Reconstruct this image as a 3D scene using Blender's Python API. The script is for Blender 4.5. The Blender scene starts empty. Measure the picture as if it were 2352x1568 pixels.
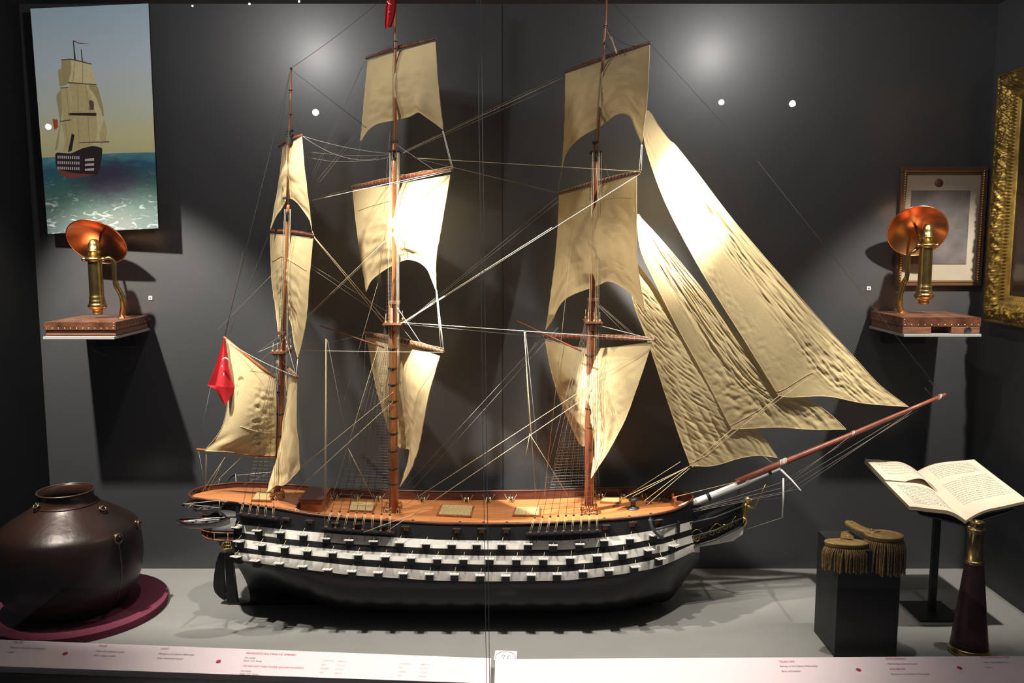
import bpy, bmesh, math, random
from mathutils import Vector, Matrix, noise
random.seed(7)
S = bpy.context.scene
COL = S.collection
PI = math.pi
# ------------------------------------------------------------------ camera
FPX = 2000.0
PITCH = math.atan(238 / 2000)
EZ = 1.74
cd = bpy.data.cameras.new('camera'); cam = bpy.data.objects.new('camera', cd); COL.objects.link(cam)
cd.sensor_fit = 'HORIZONTAL'; cd.sensor_width = 36; cd.lens = 36 * FPX / 2352
cd.clip_start = 0.05
cam.location = (0, 0, EZ); cam.rotation_euler = (PI / 2 - PITCH, 0, 0)
S.camera = cam
# ------------------------------------------------------------------ world, lights, exposure
S.view_settings.view_transform = 'Standard'
S.view_settings.look = 'None'
S.view_settings.gamma = 1
S.view_settings.exposure = 0.45
w = bpy.data.worlds.new('world'); S.world = w; w.use_nodes = True
w.node_tree.nodes['Background'].inputs[0].default_value = (0.8, 0.85, 1, 1)
w.node_tree.nodes['Background'].inputs[1].default_value = 0.03

def lamp(name, loc, aim, energy, spot=60, blend=0.5, size=0.03, col=(1, .93, .82), spill=0):
    l = bpy.data.lights.new(name, 'SPOT'); l.energy = energy; l.spot_size = math.radians(spot)
    l.spot_blend = blend; l.shadow_soft_size = size; l.color = col
    o = bpy.data.objects.new(name, l); COL.objects.link(o); o.location = loc
    o.rotation_euler = (Vector(aim) - Vector(loc)).to_track_quat('-Z', 'Y').to_euler()
    if spill:
        p = bpy.data.lights.new(name + '_spill', 'POINT'); p.energy = spill; p.shadow_soft_size = size * 1.5; p.color = (1, .95, .92)
        q = bpy.data.objects.new(name + '_spill', p); COL.objects.link(q); q.location = loc
    return o
LL = (-1.19, 3.36, 2.85); LR = (1.21, 3.36, 2.85)
lamp('case_lamp_left', LL, (-0.55, 3.78, 1.0), 150, 68, .7, spill=22.0)
lamp('case_lamp_right', LR, (0.60, 3.82, 1.05), 145, 68, .7, spill=22.0)
lamp('case_lamp_left_narrow', (LL[0] + .05, LL[1], LL[2]), (-0.38, 3.80, 1.66), 1000, 25, .9)
lamp('case_lamp_right_narrow', (LR[0] - .05, LR[1], LR[2]), (0.84, 3.93, 2.0), 950, 23, .95)
lamp('case_lamp_far_left', (-2.25, 3.27, 2.82), (-1.75, 4.40, 0.72), 430, 50, .6)
lamp('case_lamp_far_right', (2.25, 3.27, 2.82), (2.1, 4.35, 0.85), 260, 52, .6)
lamp('case_lamp_front', (0.10, 3.30, 2.84), (0.0, 3.55, 0.15), 165, 60, .7)

# ------------------------------------------------------------------ helpers
def ray(px, py):
    dx = px - 1176; dy = py - 784
    Yd = FPX * math.cos(PITCH) - dy * math.sin(PITCH); dn = dy * math.cos(PITCH) + FPX * math.sin(PITCH)
    return dx / Yd, -dn / Yd
def U(px, py, Y):
    """the point of the plane y = Y seen at a place in the photograph"""
    a, b = ray(px, py); return Vector((a * Y, Y, EZ + b * Y))
def lin(c):
    c = c / 255
    return c / 12.92 if c <= .04045 else ((c + .055) / 1.055) ** 2.4
def rgb(r, g, b): return (lin(r), lin(g), lin(b), 1)
def lerp(a, b, t): return a + (b - a) * t
def tab(t, x):
    if x <= t[0][0]: return t[0][1]
    for (x0, y0), (x1, y1) in zip(t, t[1:]):
        if x <= x1: return y0 + (y1 - y0) * (x - x0) / (x1 - x0)
    return t[-1][1]
def smooth(t): t = max(0, min(1, t)); return t * t * (3 - 2 * t)

def mat(name, col, rough=.6, metal=0, noise_amt=0.0, scale=20, bump=0, bscale=60, spec=.5, trans=0, coat=0, stretch=(1, 1, 1), col2=None):
    m = bpy.data.materials.new(name); m.use_nodes = True
    nt = m.node_tree; b = nt.nodes['Principled BSDF']
    b.inputs['Base Color'].default_value = col; b.inputs['Roughness'].default_value = rough
    b.inputs['Metallic'].default_value = metal; b.inputs['Specular IOR Level'].default_value = spec
    b.inputs['Coat Weight'].default_value = coat; b.inputs['Coat Roughness'].default_value = .29 if coat else .03
    tc = nt.nodes.new('ShaderNodeTexCoord'); mp = nt.nodes.new('ShaderNodeMapping'); mp.inputs['Scale'].default_value = stretch
    nt.links.new(tc.outputs['Object'], mp.inputs[0])
    if noise_amt or col2:
        n = nt.nodes.new('ShaderNodeTexNoise'); n.inputs['Scale'].default_value = scale; n.inputs['Detail'].default_value = 5
        nt.links.new(mp.outputs[0], n.inputs[0])
        r = nt.nodes.new('ShaderNodeValToRGB'); c2 = col2 or tuple(c * (1 - noise_amt) for c in col[:3]) + (1,)
        r.color_ramp.elements[0].position = .35; r.color_ramp.elements[1].position = .65
        r.color_ramp.elements[0].color = c2; r.color_ramp.elements[1].color = col
        nt.links.new(n.outputs[0], r.inputs[0]); nt.links.new(r.outputs[0], b.inputs['Base Color'])
    if bump:
        n2 = nt.nodes.new('ShaderNodeTexNoise'); n2.inputs['Scale'].default_value = bscale; n2.inputs['Detail'].default_value = 3
        nt.links.new(mp.outputs[0], n2.inputs[0])
        bp = nt.nodes.new('ShaderNodeBump'); bp.inputs['Strength'].default_value = bump; bp.inputs['Distance'].default_value = .004
        nt.links.new(n2.outputs[0], bp.inputs['Height']); nt.links.new(bp.outputs[0], b.inputs['Normal'])
    if trans:
        t = nt.nodes.new('ShaderNodeBsdfTranslucent'); t.inputs[0].default_value = col
        mx = nt.nodes.new('ShaderNodeMixShader'); mx.inputs[0].default_value = trans
        out = nt.nodes['Material Output']
        nt.links.new(b.outputs[0], mx.inputs[1]); nt.links.new(t.outputs[0], mx.inputs[2]); nt.links.new(mx.outputs[0], out.inputs[0])
    return m

def plank_mat(name, col, dark, width, rough=.4):
    """planks running along x, each its own shade"""
    m = bpy.data.materials.new(name); m.use_nodes = True; nt = m.node_tree; b = nt.nodes['Principled BSDF']
    tc = nt.nodes.new('ShaderNodeTexCoord')
    br = nt.nodes.new('ShaderNodeTexBrick'); br.inputs['Scale'].default_value = 1; br.inputs['Brick Width'].default_value = .35
    br.inputs['Row Height'].default_value = width; br.inputs['Mortar Size'].default_value = .0007; br.inputs['Mortar Smooth'].default_value = .3
    br.inputs['Color1'].default_value = col; br.inputs['Color2'].default_value = tuple(c * .8 for c in col[:3]) + (1,); br.inputs['Mortar'].default_value = dark
    mp = nt.nodes.new('ShaderNodeMapping')
    nt.links.new(tc.outputs['Object'], mp.inputs[0]); nt.links.new(mp.outputs[0], br.inputs[0])
    n = nt.nodes.new('ShaderNodeTexNoise'); n.inputs['Scale'].default_value = 1; n.inputs['Detail'].default_value = 6
    mp2 = nt.nodes.new('ShaderNodeMapping'); mp2.inputs['Scale'].default_value = (6, 120, 60)
    nt.links.new(tc.outputs['Object'], mp2.inputs[0]); nt.links.new(mp2.outputs[0], n.inputs[0])
    mx = nt.nodes.new('ShaderNodeMix'); mx.data_type = 'RGBA'; mx.blend_type = 'MULTIPLY'; mx.inputs[0].default_value = .45
    nt.links.new(br.outputs[0], mx.inputs[6]); nt.links.new(n.outputs[0], mx.inputs[7]); nt.links.new(mx.outputs[2], b.inputs[0])
    b.inputs['Roughness'].default_value = rough
    return m

class MB:
    """collects shapes in world space; build() links them as ONE mesh"""
    def __init__(s): s.v = []; s.f = []; s.m = []; s.sm = []
    def add(s, vs, fs, mi=0, smooth=False):
        o = len(s.v); s.v += [Vector(v) for v in vs]
        for f in fs: s.f.append([i + o for i in f]); s.m.append(mi); s.sm.append(smooth)
    def box(s, c, d, mi=0, rot=None):
        c = Vector(c); R = rot or Matrix.Identity(3)
        vs = [c + R @ Vector((x * d[0] / 2, y * d[1] / 2, z * d[2] / 2)) for x in (-1, 1) for y in (-1, 1) for z in (-1, 1)]
        s.add(vs, [(0, 1, 3, 2), (4, 6, 7, 5), (0, 4, 5, 1), (2, 3, 7, 6), (0, 2, 6, 4), (1, 5, 7, 3)], mi)
        return s
    def tube(s, pts, r, n=8, mi=0, closed=False, smooth=True, flat=1.0):
        pts = [Vector(p) for p in pts]; N = len(pts)
        rs = r if isinstance(r, (list, tuple)) else [r] * N
        ref = None; vs = []
        for i, p in enumerate(pts):
            if closed: t = pts[(i + 1) % N] - pts[i - 1]
            else: t = pts[min(i + 1, N - 1)] - pts[max(i - 1, 0)]
            t = t.normalized() if t.length > 1e-9 else Vector((0, 0, 1))
            if ref is None: ref = t.orthogonal().normalized()
            a = (ref - t * ref.dot(t)); a = a.normalized() if a.length > 1e-6 else t.orthogonal().normalized()
            ref = a; b = t.cross(a)
            for k in range(n):
                th = 2 * PI * k / n; vs.append(p + (a * math.cos(th) + b * math.sin(th) * flat) * rs[i])
        fs = []
        for i in range(N if closed else N - 1):
            j = (i + 1) % N
            for k in range(n):
                l = (k + 1) % n; fs.append((i * n + k, i * n + l, j * n + l, j * n + k))
        s.add(vs, fs, mi, smooth)
        if not closed:
            o = len(s.v) - len(vs)
            s.f.append([o + k for k in range(n)][::-1]); s.m.append(mi); s.sm.append(False)
            s.f.append([o + (N - 1) * n + k for k in range(n)]); s.m.append(mi); s.sm.append(False)
        return s
    def lathe(s, c, prof, n=32, mi=0, axis=(0, 0, 1), caps=True):
        c = Vector(c); q = Vector((0, 0, 1)).rotation_difference(Vector(axis).normalized()).to_matrix()
        vs = []
        for r, z in prof:
            for k in range(n):
                th = 2 * PI * k / n; vs.append(c + q @ Vector((r * math.cos(th), r * math.sin(th), z)))
        fs = [(i * n + k, i * n + (k + 1) % n, (i + 1) * n + (k + 1) % n, (i + 1) * n + k) for i in range(len(prof) - 1) for k in range(n)]
        s.add(vs, fs, mi, True)
        if caps:
            o = len(s.v) - len(vs); e = o + (len(prof) - 1) * n
            if prof[0][0] > 1e-4: s.f.append([o + k for k in range(n)][::-1]); s.m.append(mi); s.sm.append(False)
            if prof[-1][0] > 1e-4: s.f.append([e + k for k in range(n)]); s.m.append(mi); s.sm.append(False)
        return s
    def grid(s, g, mi=0, smooth=True, fm=None):
        R = len(g); C_ = len(g[0]); o = len(s.v)
        for r in g: s.v += [Vector(p) for p in r]
        for i in range(R - 1):
            for j in range(C_ - 1):
                s.f.append([o + i * C_ + j, o + i * C_ + j + 1, o + (i + 1) * C_ + j + 1, o + (i + 1) * C_ + j])
                s.m.append(fm(i, j) if fm else mi); s.sm.append(smooth)
        return s
    def prism(s, poly, off, mi=0):
        """closed outline moved by off (vector or list of two per-point offsets)"""
        n = len(poly)
        if isinstance(off, (tuple, Vector)): A = [Vector(p) for p in poly]; B = [Vector(p) + Vector(off) for p in poly]
        else: A = [Vector(p) + Vector(a) for p, a in zip(poly, off[0])]; B = [Vector(p) + Vector(a) for p, a in zip(poly, off[1])]
        s.add(A + B, [tuple(range(n))] + [tuple(range(2 * n - 1, n - 1, -1))] + [(i, (i + 1) % n, n + (i + 1) % n, n + i) for i in range(n)], mi)
        return s
    def build(s, name, mats, parent=None, fix=True, bevel=0, label=None):
        me = bpy.data.meshes.new(name)
        org = wloc(parent)
        me.from_pydata([tuple(v - org) for v in s.v], [], s.f)
        mats = mats if isinstance(mats, (list, tuple)) else [mats]
        for m in mats: me.materials.append(m)
        for p, mi, sm in zip(me.polygons, s.m, s.sm): p.material_index = mi; p.use_smooth = sm
        if fix:
            bm = bmesh.new(); bm.from_mesh(me); bmesh.ops.recalc_face_normals(bm, faces=bm.faces); bm.to_mesh(me); bm.free()
        o = bpy.data.objects.new(name, me); COL.objects.link(o)
        if parent: o.parent = parent
        if bevel:
            md = o.modifiers.new('bevel', 'BEVEL'); md.width = bevel; md.segments = 2; md.limit_method = 'ANGLE'
        if label: o['label'] = label
        return o
def wloc(o):
    v = Vector((0, 0, 0))
    while o: v = v + Vector(o.location); o = o.parent
    return v
def tag(o, label, cat, group=None):
    o['label'] = label; o['category'] = cat
    if group: o['group'] = group
    return o
def thing(name, loc, label, cat, group=None):
    o = bpy.data.objects.new(name, None); COL.objects.link(o); o.location = loc; o.empty_display_size = .05
    return tag(o, label, cat, group)
def struct(mb, name, m, **k):
    o = mb.build(name, m, **k); o['kind'] = 'structure'; return o
def spline(pts, n):
    """catmull-rom through pts, n points evenly along the length"""
    P = [Vector(p) for p in pts]
    if len(P) == 2: return [P[0].lerp(P[1], i / (n - 1)) for i in range(n)]
    Q = [P[0] * 2 - P[1]] + P + [P[-1] * 2 - P[-2]]
    d = []
    for i in range(len(P) - 1):
        a, b, c, e = Q[i:i + 4]
        for k in range(12):
            t = k / 12
            d.append(.5 * (2 * b + (c - a) * t + (2 * a - 5 * b + 4 * c - e) * t * t + (3 * b - a - 3 * c + e) * t ** 3))
    d.append(P[-1])
    L = [0]
    for a, b in zip(d, d[1:]): L.append(L[-1] + (b - a).length)
    out = []; j = 0
    for i in range(n):
        s_ = L[-1] * i / (n - 1)
        while j < len(L) - 2 and L[j + 1] < s_: j += 1
        q = (s_ - L[j]) / max(1e-9, L[j + 1] - L[j]); out.append(d[j].lerp(d[j + 1], min(1, q)))
    return out

# ------------------------------------------------------------------ materials
M = {}
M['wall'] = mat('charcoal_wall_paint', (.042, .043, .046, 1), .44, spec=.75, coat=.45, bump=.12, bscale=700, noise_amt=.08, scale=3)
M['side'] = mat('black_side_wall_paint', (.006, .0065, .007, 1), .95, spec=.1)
M['side_r'] = mat('dark_grey_side_wall_paint', (.04, .042, .046, 1), .55)
M['floor'] = mat('grey_case_floor_paint', (.235, .232, .222, 1), .55, noise_amt=.06, scale=6)
M['ceil'] = mat('case_ceiling_paint', (.07, .07, .075, 1), .6)
M['strip'] = mat('white_label_strip', rgb(222, 206, 212), .5)
M['black'] = mat('matt_black_paint', (.006, .006, .006, 1), .55)
M['red_ink'] = mat('red_ink', rgb(190, 60, 90), .6)
M['grey_ink'] = mat('grey_ink', rgb(110, 95, 105), .6)
M['hull'] = mat('black_hull_varnish', (.006, .0065, .006, 1), .30, spec=.3, noise_amt=.3, scale=8, stretch=(1, 4, 4))
M['hull2'] = mat('black_band_paint', (.008, .007, .008, 1), .5, spec=.35, noise_amt=.3, scale=20, stretch=(1, 4, 6))
M['white'] = mat('white_band_paint', rgb(226, 222, 214), .55, noise_amt=.1, scale=14, stretch=(2, 2, 6))
M['white_spar'] = mat('white_spar_paint', rgb(235, 232, 228), .4)
M['deck'] = plank_mat('deck_planking', (.60, .225, .075, 1), (.22, .07, .02, 1), .011, .38)
M['rail'] = mat('mahogany_rail', (.10, .030, .018, 1), .32, noise_amt=.5, scale=12, stretch=(1, 8, 8))
M['cabin'] = mat('orange_wood_panel', (.30, .09, .03, 1), .35, noise_amt=.4, scale=15, stretch=(2, 2, 6))
M['mast'] = mat('varnished_mast_wood', (.42, .15, .045, 1), .32, noise_amt=.35, scale=9, stretch=(10, 10, 1))
M['mast_red'] = mat('red_stained_mast_wood', (.27, .07, .03, 1), .35, noise_amt=.35, scale=9, stretch=(10, 10, 1))
M['yard'] = mat('brown_yard_wood', (.23, .085, .04, 1), .5, noise_amt=.4, scale=30)
M['boom'] = mat('red_brown_boom_wood', (.30, .085, .05, 1), .35, noise_amt=.25, scale=20)
M['sail'] = mat('cream_sailcloth', rgb(228, 205, 157), .9, noise_amt=.10, scale=7, bump=.25, bscale=260, spec=.1, trans=.22)
M['bolt'] = mat('bolt_rope', rgb(214, 192, 150), .9)
M['rope'] = mat('pale_rope', rgb(206, 186, 146), .85)
M['rope_white'] = mat('white_rope', rgb(232, 226, 214), .8)
M['rope_dark'] = mat('dark_rope', rgb(78, 70, 62), .85)
M['rope_grey'] = mat('grey_rope', rgb(140, 134, 124), .85)
M['gold'] = mat('gilding', (.62, .42, .12, 1), .35, metal=.9)
M['brass'] = mat('aged_brass', (.55, .40, .16, 1), .28, metal=1, noise_amt=.35, scale=18)
M['brassy'] = mat('small_brass', (.70, .43, .14, 1), .35, metal=.7)
M['gunmetal'] = mat('gunmetal', (.06, .06, .06, 1), .4, metal=.6)
M['copper'] = mat('polished_copper', (.90, .42, .19, 1), .24, metal=1, noise_amt=.15, scale=6, bump=.08, bscale=30)
M['copper_box'] = mat('hammered_copper_sheet', (.45, .19, .11, 1), .36, metal=.8, noise_amt=.55, scale=16, bump=.6, bscale=60)
M['wood_brown'] = mat('brown_plinth_wood', (.23, .10, .055, 1), .4, noise_amt=.4, scale=12, stretch=(1, 6, 8))
M['shelf'] = mat('grey_shelf_paint', rgb(150, 148, 146), .45)
M['pot'] = mat('tarnished_copper', (.011, .009, .008, 1), .36, metal=.2, spec=.4, col2=(.030, .012, .008, 1), scale=3, bump=.5, bscale=18)
M['potrim'] = mat('worn_rim_metal', (.16, .11, .075, 1), .35, metal=.8, noise_amt=.4)
M['maroon'] = mat('maroon_felt', rgb(104, 38, 60), .9, bump=.3, bscale=900)
M['flag'] = mat('red_flag_cloth', rgb(206, 28, 40), .8, trans=.15)
M['paper'] = mat('aged_paper', rgb(220, 206, 184), .8, noise_amt=.06, scale=9)
M['page_edge'] = mat('page_block_edges', rgb(198, 178, 146), .9, noise_amt=.3, scale=60, stretch=(1, 1, 10))
M['ink'] = mat('faded_ink', rgb(96, 88, 84), .8)
M['plinth'] = mat('dark_plinth_paint', (.017, .018, .018, 1), .55)
M['leather'] = mat('dark_red_leather', (.055, .014, .013, 1), .42, noise_amt=.5, scale=20, bump=.4, bscale=120)
M['bullion'] = mat('old_gold_thread', (.30, .19, .07, 1), .5, metal=.35, noise_amt=.5, scale=90, bump=.6, bscale=400)
M['bullion_lt'] = mat('gold_lace', (.42, .27, .10, 1), .45, metal=.35, noise_amt=.3, scale=60, bump=.5, bscale=500)
M['steel'] = mat('bright_pin_metal', (.6, .6, .6, 1), .3, metal=1)
M['green_dk'] = mat('dark_green_paint', (.025, .035, .028, 1), .5)
M['grate'] = None

# ------------------------------------------------------------------ the case
YB = 4.44; XL = -2.42; XR = 2.39; ZC = 2.88
struct(MB().box(((XL + XR) / 2, YB + .03, 1.4), (XR - XL + .2, .06, 3.0)), 'wall_back', M['wall'])
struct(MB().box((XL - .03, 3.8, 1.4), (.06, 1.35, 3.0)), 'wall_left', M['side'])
struct(MB().box((XR + .03, 3.8, 1.4), (.06, 1.35, 3.0)), 'wall_right', M['side_r'])
struct(MB().box(((XL + XR) / 2, 3.83, -.03), (XR - XL, 1.28, .06)), 'floor', M['floor'])
struct(MB().box(((XL + XR) / 2, 3.83, ZC + .03), (XR - XL + .1, 1.3, .06)), 'ceiling', M['ceil'])
# seam between two wall boards, a thin dark joint strip
struct(MB().box((U(1155, 900, YB).x, YB - .001, 1.44), (.003, .002, 2.87)), 'trim_1', M['black'])
# black front rail the glass stands on
fr = MB(); fr.prism([(-2.6, 3.37, -.06), (-.06, 3.19, -.06), (-.06, 3.13, -.06), (-2.6, 3.27, -.06)], (0, 0, .062))
fr.prism([(-.05, 3.19, -.06), (2.6, 3.20, -.06), (2.6, 3.12, -.06), (-.05, 3.13, -.06)], (0, 0, .062))
struct(fr, 'trim_2', M['black'])
struct(MB().box((0, 1.5, -1.0), (7, 3.4, .05)), 'floor_hall', mat('hall_floor', (.11, .12, .10, 1), .7))
struct(MB().box((0, 3.10, -.50), (6, .03, .78)), 'wall_plinth_front', mat('plinth_front_paint', (.16, .17, .15, 1), .7))

# front glass: two clear panes meeting near the middle
gm = bpy.data.materials.new('case_glass'); gm.use_nodes = True; nt = gm.node_tree
nt.nodes.remove(nt.nodes['Principled BSDF'])
tr = nt.nodes.new('ShaderNodeBsdfTransparent'); tr.inputs[0].default_value = (.97, .98, .975, 1)
gl = nt.nodes.new('ShaderNodeBsdfGlossy'); gl.inputs['Roughness'].default_value = 0.0
fz = nt.nodes.new('ShaderNodeFresnel'); fz.inputs[0].default_value = 1.5
mx = nt.nodes.new('ShaderNodeMixShader')
nt.links.new(fz.outputs[0], mx.inputs[0]); nt.links.new(tr.outputs[0], mx.inputs[1]); nt.links.new(gl.outputs[0], mx.inputs[2])
nt.links.new(mx.outputs[0], nt.nodes['Material Output'].inputs[0])
GY = 3.165
jt = U(1100, 0, GY); jb = U(1121, 1568, GY)
def pane(name, x0, x1t, x1b, side):
    zt = 2.95; zb = 0.0
    k = lambda z: lerp(jb.x, jt.x, (z - jb.z) / (jt.z - jb.z)) + side * .004
    if side < 0: poly = [(x0, GY, zb), (k(zb), GY, zb), (k(zt), GY, zt), (x0, GY, zt)]
    else: poly = [(k(zb), GY, zb), (x0, GY, zb), (x0, GY, zt), (k(zt), GY, zt)]
    o = MB().add(poly, [(0, 1, 2, 3)]); 
    mb = MB(); mb.add(poly, [(0, 1, 2, 3)])
    return struct(mb, name, gm)
pane('window_1', -2.6, 0, 0, -1)
pane('window_2', 2.6, 0, 0, 1)
em = mat('polished_glass_edge', (.75, .74, .68, 1), .25)
for i, s_ in enumerate((-1, 1)):
    k = lambda z: lerp(jb.x, jt.x, (z - jb.z) / (jt.z - jb.z)) + s_ * .0062
    mb = MB(); mb.prism([(k(0) - .0011, GY, 0), (k(0) + .0011, GY, 0), (k(2.95) + .0011, GY, 2.95), (k(2.95) - .0011, GY, 2.95)], (0, .004, 0))
    struct(mb, 'trim_%d' % (3 + i), em)

# small ceiling spotlights of the room behind the viewer, mirrored in the front glass
emm = bpy.data.materials.new('lamp_glow'); emm.use_nodes = True
emm.node_tree.nodes['Principled BSDF'].inputs['Emission Color'].default_value = (1, .95, .88, 1); emm.node_tree.nodes['Principled BSDF'].inputs['Emission Strength'].default_value = 60
RY = -1.5
for px, py, r_, lab in ((725, 258, .028, 'room spotlight mirrored as a white dot between mizzen and main mast'), (1657, 235, .024, 'room spotlight mirrored as the left of two white dots right of the sails'), (1820, 238, .028, 'room spotlight mirrored as the right of two white dots right of the sails'),
                        (111, 291, .024, 'room spotlight mirrored as a white dot over the ship picture'), (573, 9, .010, 'tiny room spotlight mirrored at the top edge, middle of three'), (687, 3, .010, 'tiny room spotlight mirrored at the top edge, rightmost of three'), (442, 14, .008, 'tiny room spotlight mirrored at the top edge, leftmost of three')):
    a, b = ray(px, py); V = 2 * GY - RY; p = Vector((a * V, RY, EZ + b * V)); aim = (Vector((a * GY, GY, EZ + b * GY)) - p).normalized()
    o = thing('track_spotlight', tuple(p), lab, 'spotlight', None)
    MB().lathe(p, [(r_, -.002), (r_, .001), (.0001, .001)], 24, axis=aim).build('lamp_face', emm, o)
    MB().lathe(p, [(r_ * .5, -.14), (r_ * 1.1, -.12), (r_ * 1.15, .01), (r_ * 1.05, .01), (r_ * 1.02, -.01)], 24, axis=aim).build('lamp_housing', M['black'], o)
    MB().tube([p - aim * .08, Vector((p.x, p.y - .05, p.z + .12)), Vector((p.x, p.y - .05, p.z + .3))], .006, 8).build('stem', M['black'], o)

# ------------------------------------------------------------------ label strip with writing
def strip_pt(px, t, dz=0.0):
    """t 0 back edge .. 1 front edge of the printed strip"""
    if px < 1122: yb = tab([(-2.7, 3.57), (-.06, 3.37)], (px - 1176) / 1900 * 3.5); yf = tab([(-2.7, 3.36), (-.06, 3.19)], (px - 1176) / 1900 * 3.5)
    else: yb = 3.375 + .02 * (px - 1122) / 1230; yf = 3.19
    Y = lerp(yb, yf, t); z = .035
    return Y, z
def strip_world(x, t, right):
    if not right: yb = tab([(-2.40, 3.555), (-.06, 3.37)], x); yf = tab([(-2.40, 3.352), (-.06, 3.19)], x)
    else: yb = tab([(-.04, 3.365), (2.37, 3.395)], x); yf = 3.19
    return Vector((x, lerp(yb, yf, t), lerp(.040, .028, t)))
strips = []
for nm, x0, x1, right, lab in (('label_strip', -2.40, -.085, False, 'long white printed label strip along the front, left of the glass joint'),
                               ('label_strip', -.068, 2.37, True, 'long white printed label strip along the front, right of the glass joint')):
    mb = MB(); A = [strip_world(x0, 0, right), strip_world(x1, 0, right), strip_world(x1, 1, right), strip_world(x0, 1, right)]
    mb.prism([a - Vector((0, 0, .001)) for a in A], [[(0, 0, 0)] * 4, [(0, 0, -.032)] * 4])
    o = thing(nm, (lerp(x0, x1, .5), 3.35, 0), lab, 'label strip')
    mb.build('board', M['strip'], o); strips.append(o)
def write(txt, px, py, size, m, right, parent):
    """text lying on the strip, its lower left corner at a place of the photograph"""
    a, b = ray(px, py + 3)
    Y = (EZ - .036) / -b; x = a * Y
    # find t so that strip point matches Y
    p0 = strip_world(x, 0, right); p1 = strip_world(x, 1, right)
    t = (Y - p0.y) / (p1.y - p0.y); p = strip_world(x, t, right) + Vector((0, 0, .0012))
    e = Vector((1, 0, 0)); q = strip_world(x + .1, t, right) - strip_world(x, t, right); q.normalize()
    nrm = q.cross(Vector((0, 1, 0))).normalized(); up = nrm.cross(q)
    cu = bpy.data.curves.new('txt', 'FONT'); cu.body = txt; cu.size = size; cu.resolution_u = 2
    ob = bpy.data.objects.new('tmp', cu); COL.objects.link(ob)
    dg = bpy.context.evaluated_depsgraph_get(); me = bpy.data.meshes.new_from_object(ob.evaluated_get(dg))
    bpy.data.objects.remove(ob)
    R = Matrix((q, (p1 - p0).normalized() * -1, Vector((0, 0, 1)))).transposed()
    org = wloc(parent)
    for v in me.vertices: v.co = R @ Vector((v.co.x, v.co.y * 1.5, v.co.z)) + p - org
    me.materials.clear(); me.materials.append(m)
    o = bpy.data.objects.new('lettering', me); COL.objects.link(o); o.parent = parent
    return o
SL, SR_ = strips
T = .0125
for args in (("OIL JUG", 30, 1474, T, 'red_ink', 0), ("Belongs to The Galleon Mahmudiye", 22, 1485, T * .85, 'grey_ink', 0), ("Copper", 15, 1494, T * .85, 'grey_ink', 0),
             ("FENER", 226, 1483, T, 'red_ink', 0), ("Mahmudiye Kalyonu'na aittir", 220, 1493, T * .85, 'grey_ink', 0), ("Pirinç, ahşap ve bakır", 215, 1502, T * .85, 'grey_ink', 0),
             ("LIGHT", 369, 1489, T, 'red_ink', 0), ("Belongs to the Galleon Mahmudiye", 364, 1499, T * .85, 'grey_ink', 0), ("Brass, Wood and Copper", 360, 1508, T * .85, 'grey_ink', 0),
             ("MAHMUDİYE KALYONU ÜÇ AMBARLI", 564, 1499, T, 'red_ink', 0), ("Tam model", 561, 1508, T * .8, 'grey_ink', 0), ("Ölçek: 1/33, Ahşap", 558, 1514, T * .8, 'grey_ink', 0),
             ("THE FIRST RATE THREE DECKER GALLEON MAHMUDIYE", 556, 1525, T * .80, 'red_ink', 0), ("Full model", 552, 1535, T * .8, 'grey_ink', 0), ("Scale: 1/33, Wood", 550, 1541, T * .8, 'grey_ink', 0),
             ("TELESCOPE", 1790, 1519, T, 'red_ink', 1), ("Belongs to the Galleon Mahmudiye", 1792, 1528, T * .85, 'grey_ink', 1), ("Brass and Leather", 1796, 1538, T * .85, 'grey_ink', 1),
             ("SEYİR JURNALİ", 2035, 1513, T, 'red_ink', 1), ("Mahmudiye Kalyonu'na aittir", 2040, 1523, T * .85, 'grey_ink', 1),
             ("LOG BOOK", 2044, 1534, T, 'red_ink', 1), ("Belongs to the Galleon Mahmudiye", 2048, 1544, T * .85, 'grey_ink', 1),
             ("ATEŞ MEHMED PAŞA", 2253, 1510, T, 'red_ink', 1), ("İzmir valisi (1900-1921)", 2260, 1520, T * .85, 'grey_ink', 1), ("Apolet", 2264, 1530, T * .85, 'grey_ink', 1)):
    write(args[0], args[1], args[2], args[3], M[args[4]], bool(args[5]), SR_ if args[5] else SL)
faint = mat('faint_grey_ink', rgb(205, 188, 184), .6)
for i, (a, b) in enumerate((("Deplasman", "4480 ton"), ("Boy", "76.15 m"), ("Genişlik", "21.22 m"), ("Silah", "128 top"))):
    write(a, 742 - i * 3, 1514 + i * 8, T * .8, faint, False, SL); write(b, 776 - i * 3, 1516 + i * 8, T * .8, faint, False, SL)
    write(a, 918 - i * 2, 1521 + i * 8, T * .8, faint, False, SL); write(b, 966 - i * 2, 1523 + i * 8, T * .8, faint, False, SL)
for px, py, right in ((150, 1500, 0), (502, 1517.5, 0), (1972, 1537, 1), (2204, 1533, 1)):
    a, b = ray(px, py); Y = (EZ - .036) / -b; x = a * Y; right = bool(right)
    p0 = strip_world(x, 0, right); p1 = strip_world(x, 1, right); t = (Y - p0.y) / (p1.y - p0.y); c = strip_world(x, t, right)
    par = SR_ if right else SL; sl = (p1 - p0).normalized()
    pts = [c + Vector((1, 0, 0)) * math.cos(k * PI / 12) * .0095 + sl * math.sin(k * PI / 12) * .011 + Vector((0, 0, .001)) for k in range(24)]
    MB().prism(pts, (0, 0, .0006)).build('red_dot', mat('red_dot', rgb(176, 40, 84), .5), par)
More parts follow.
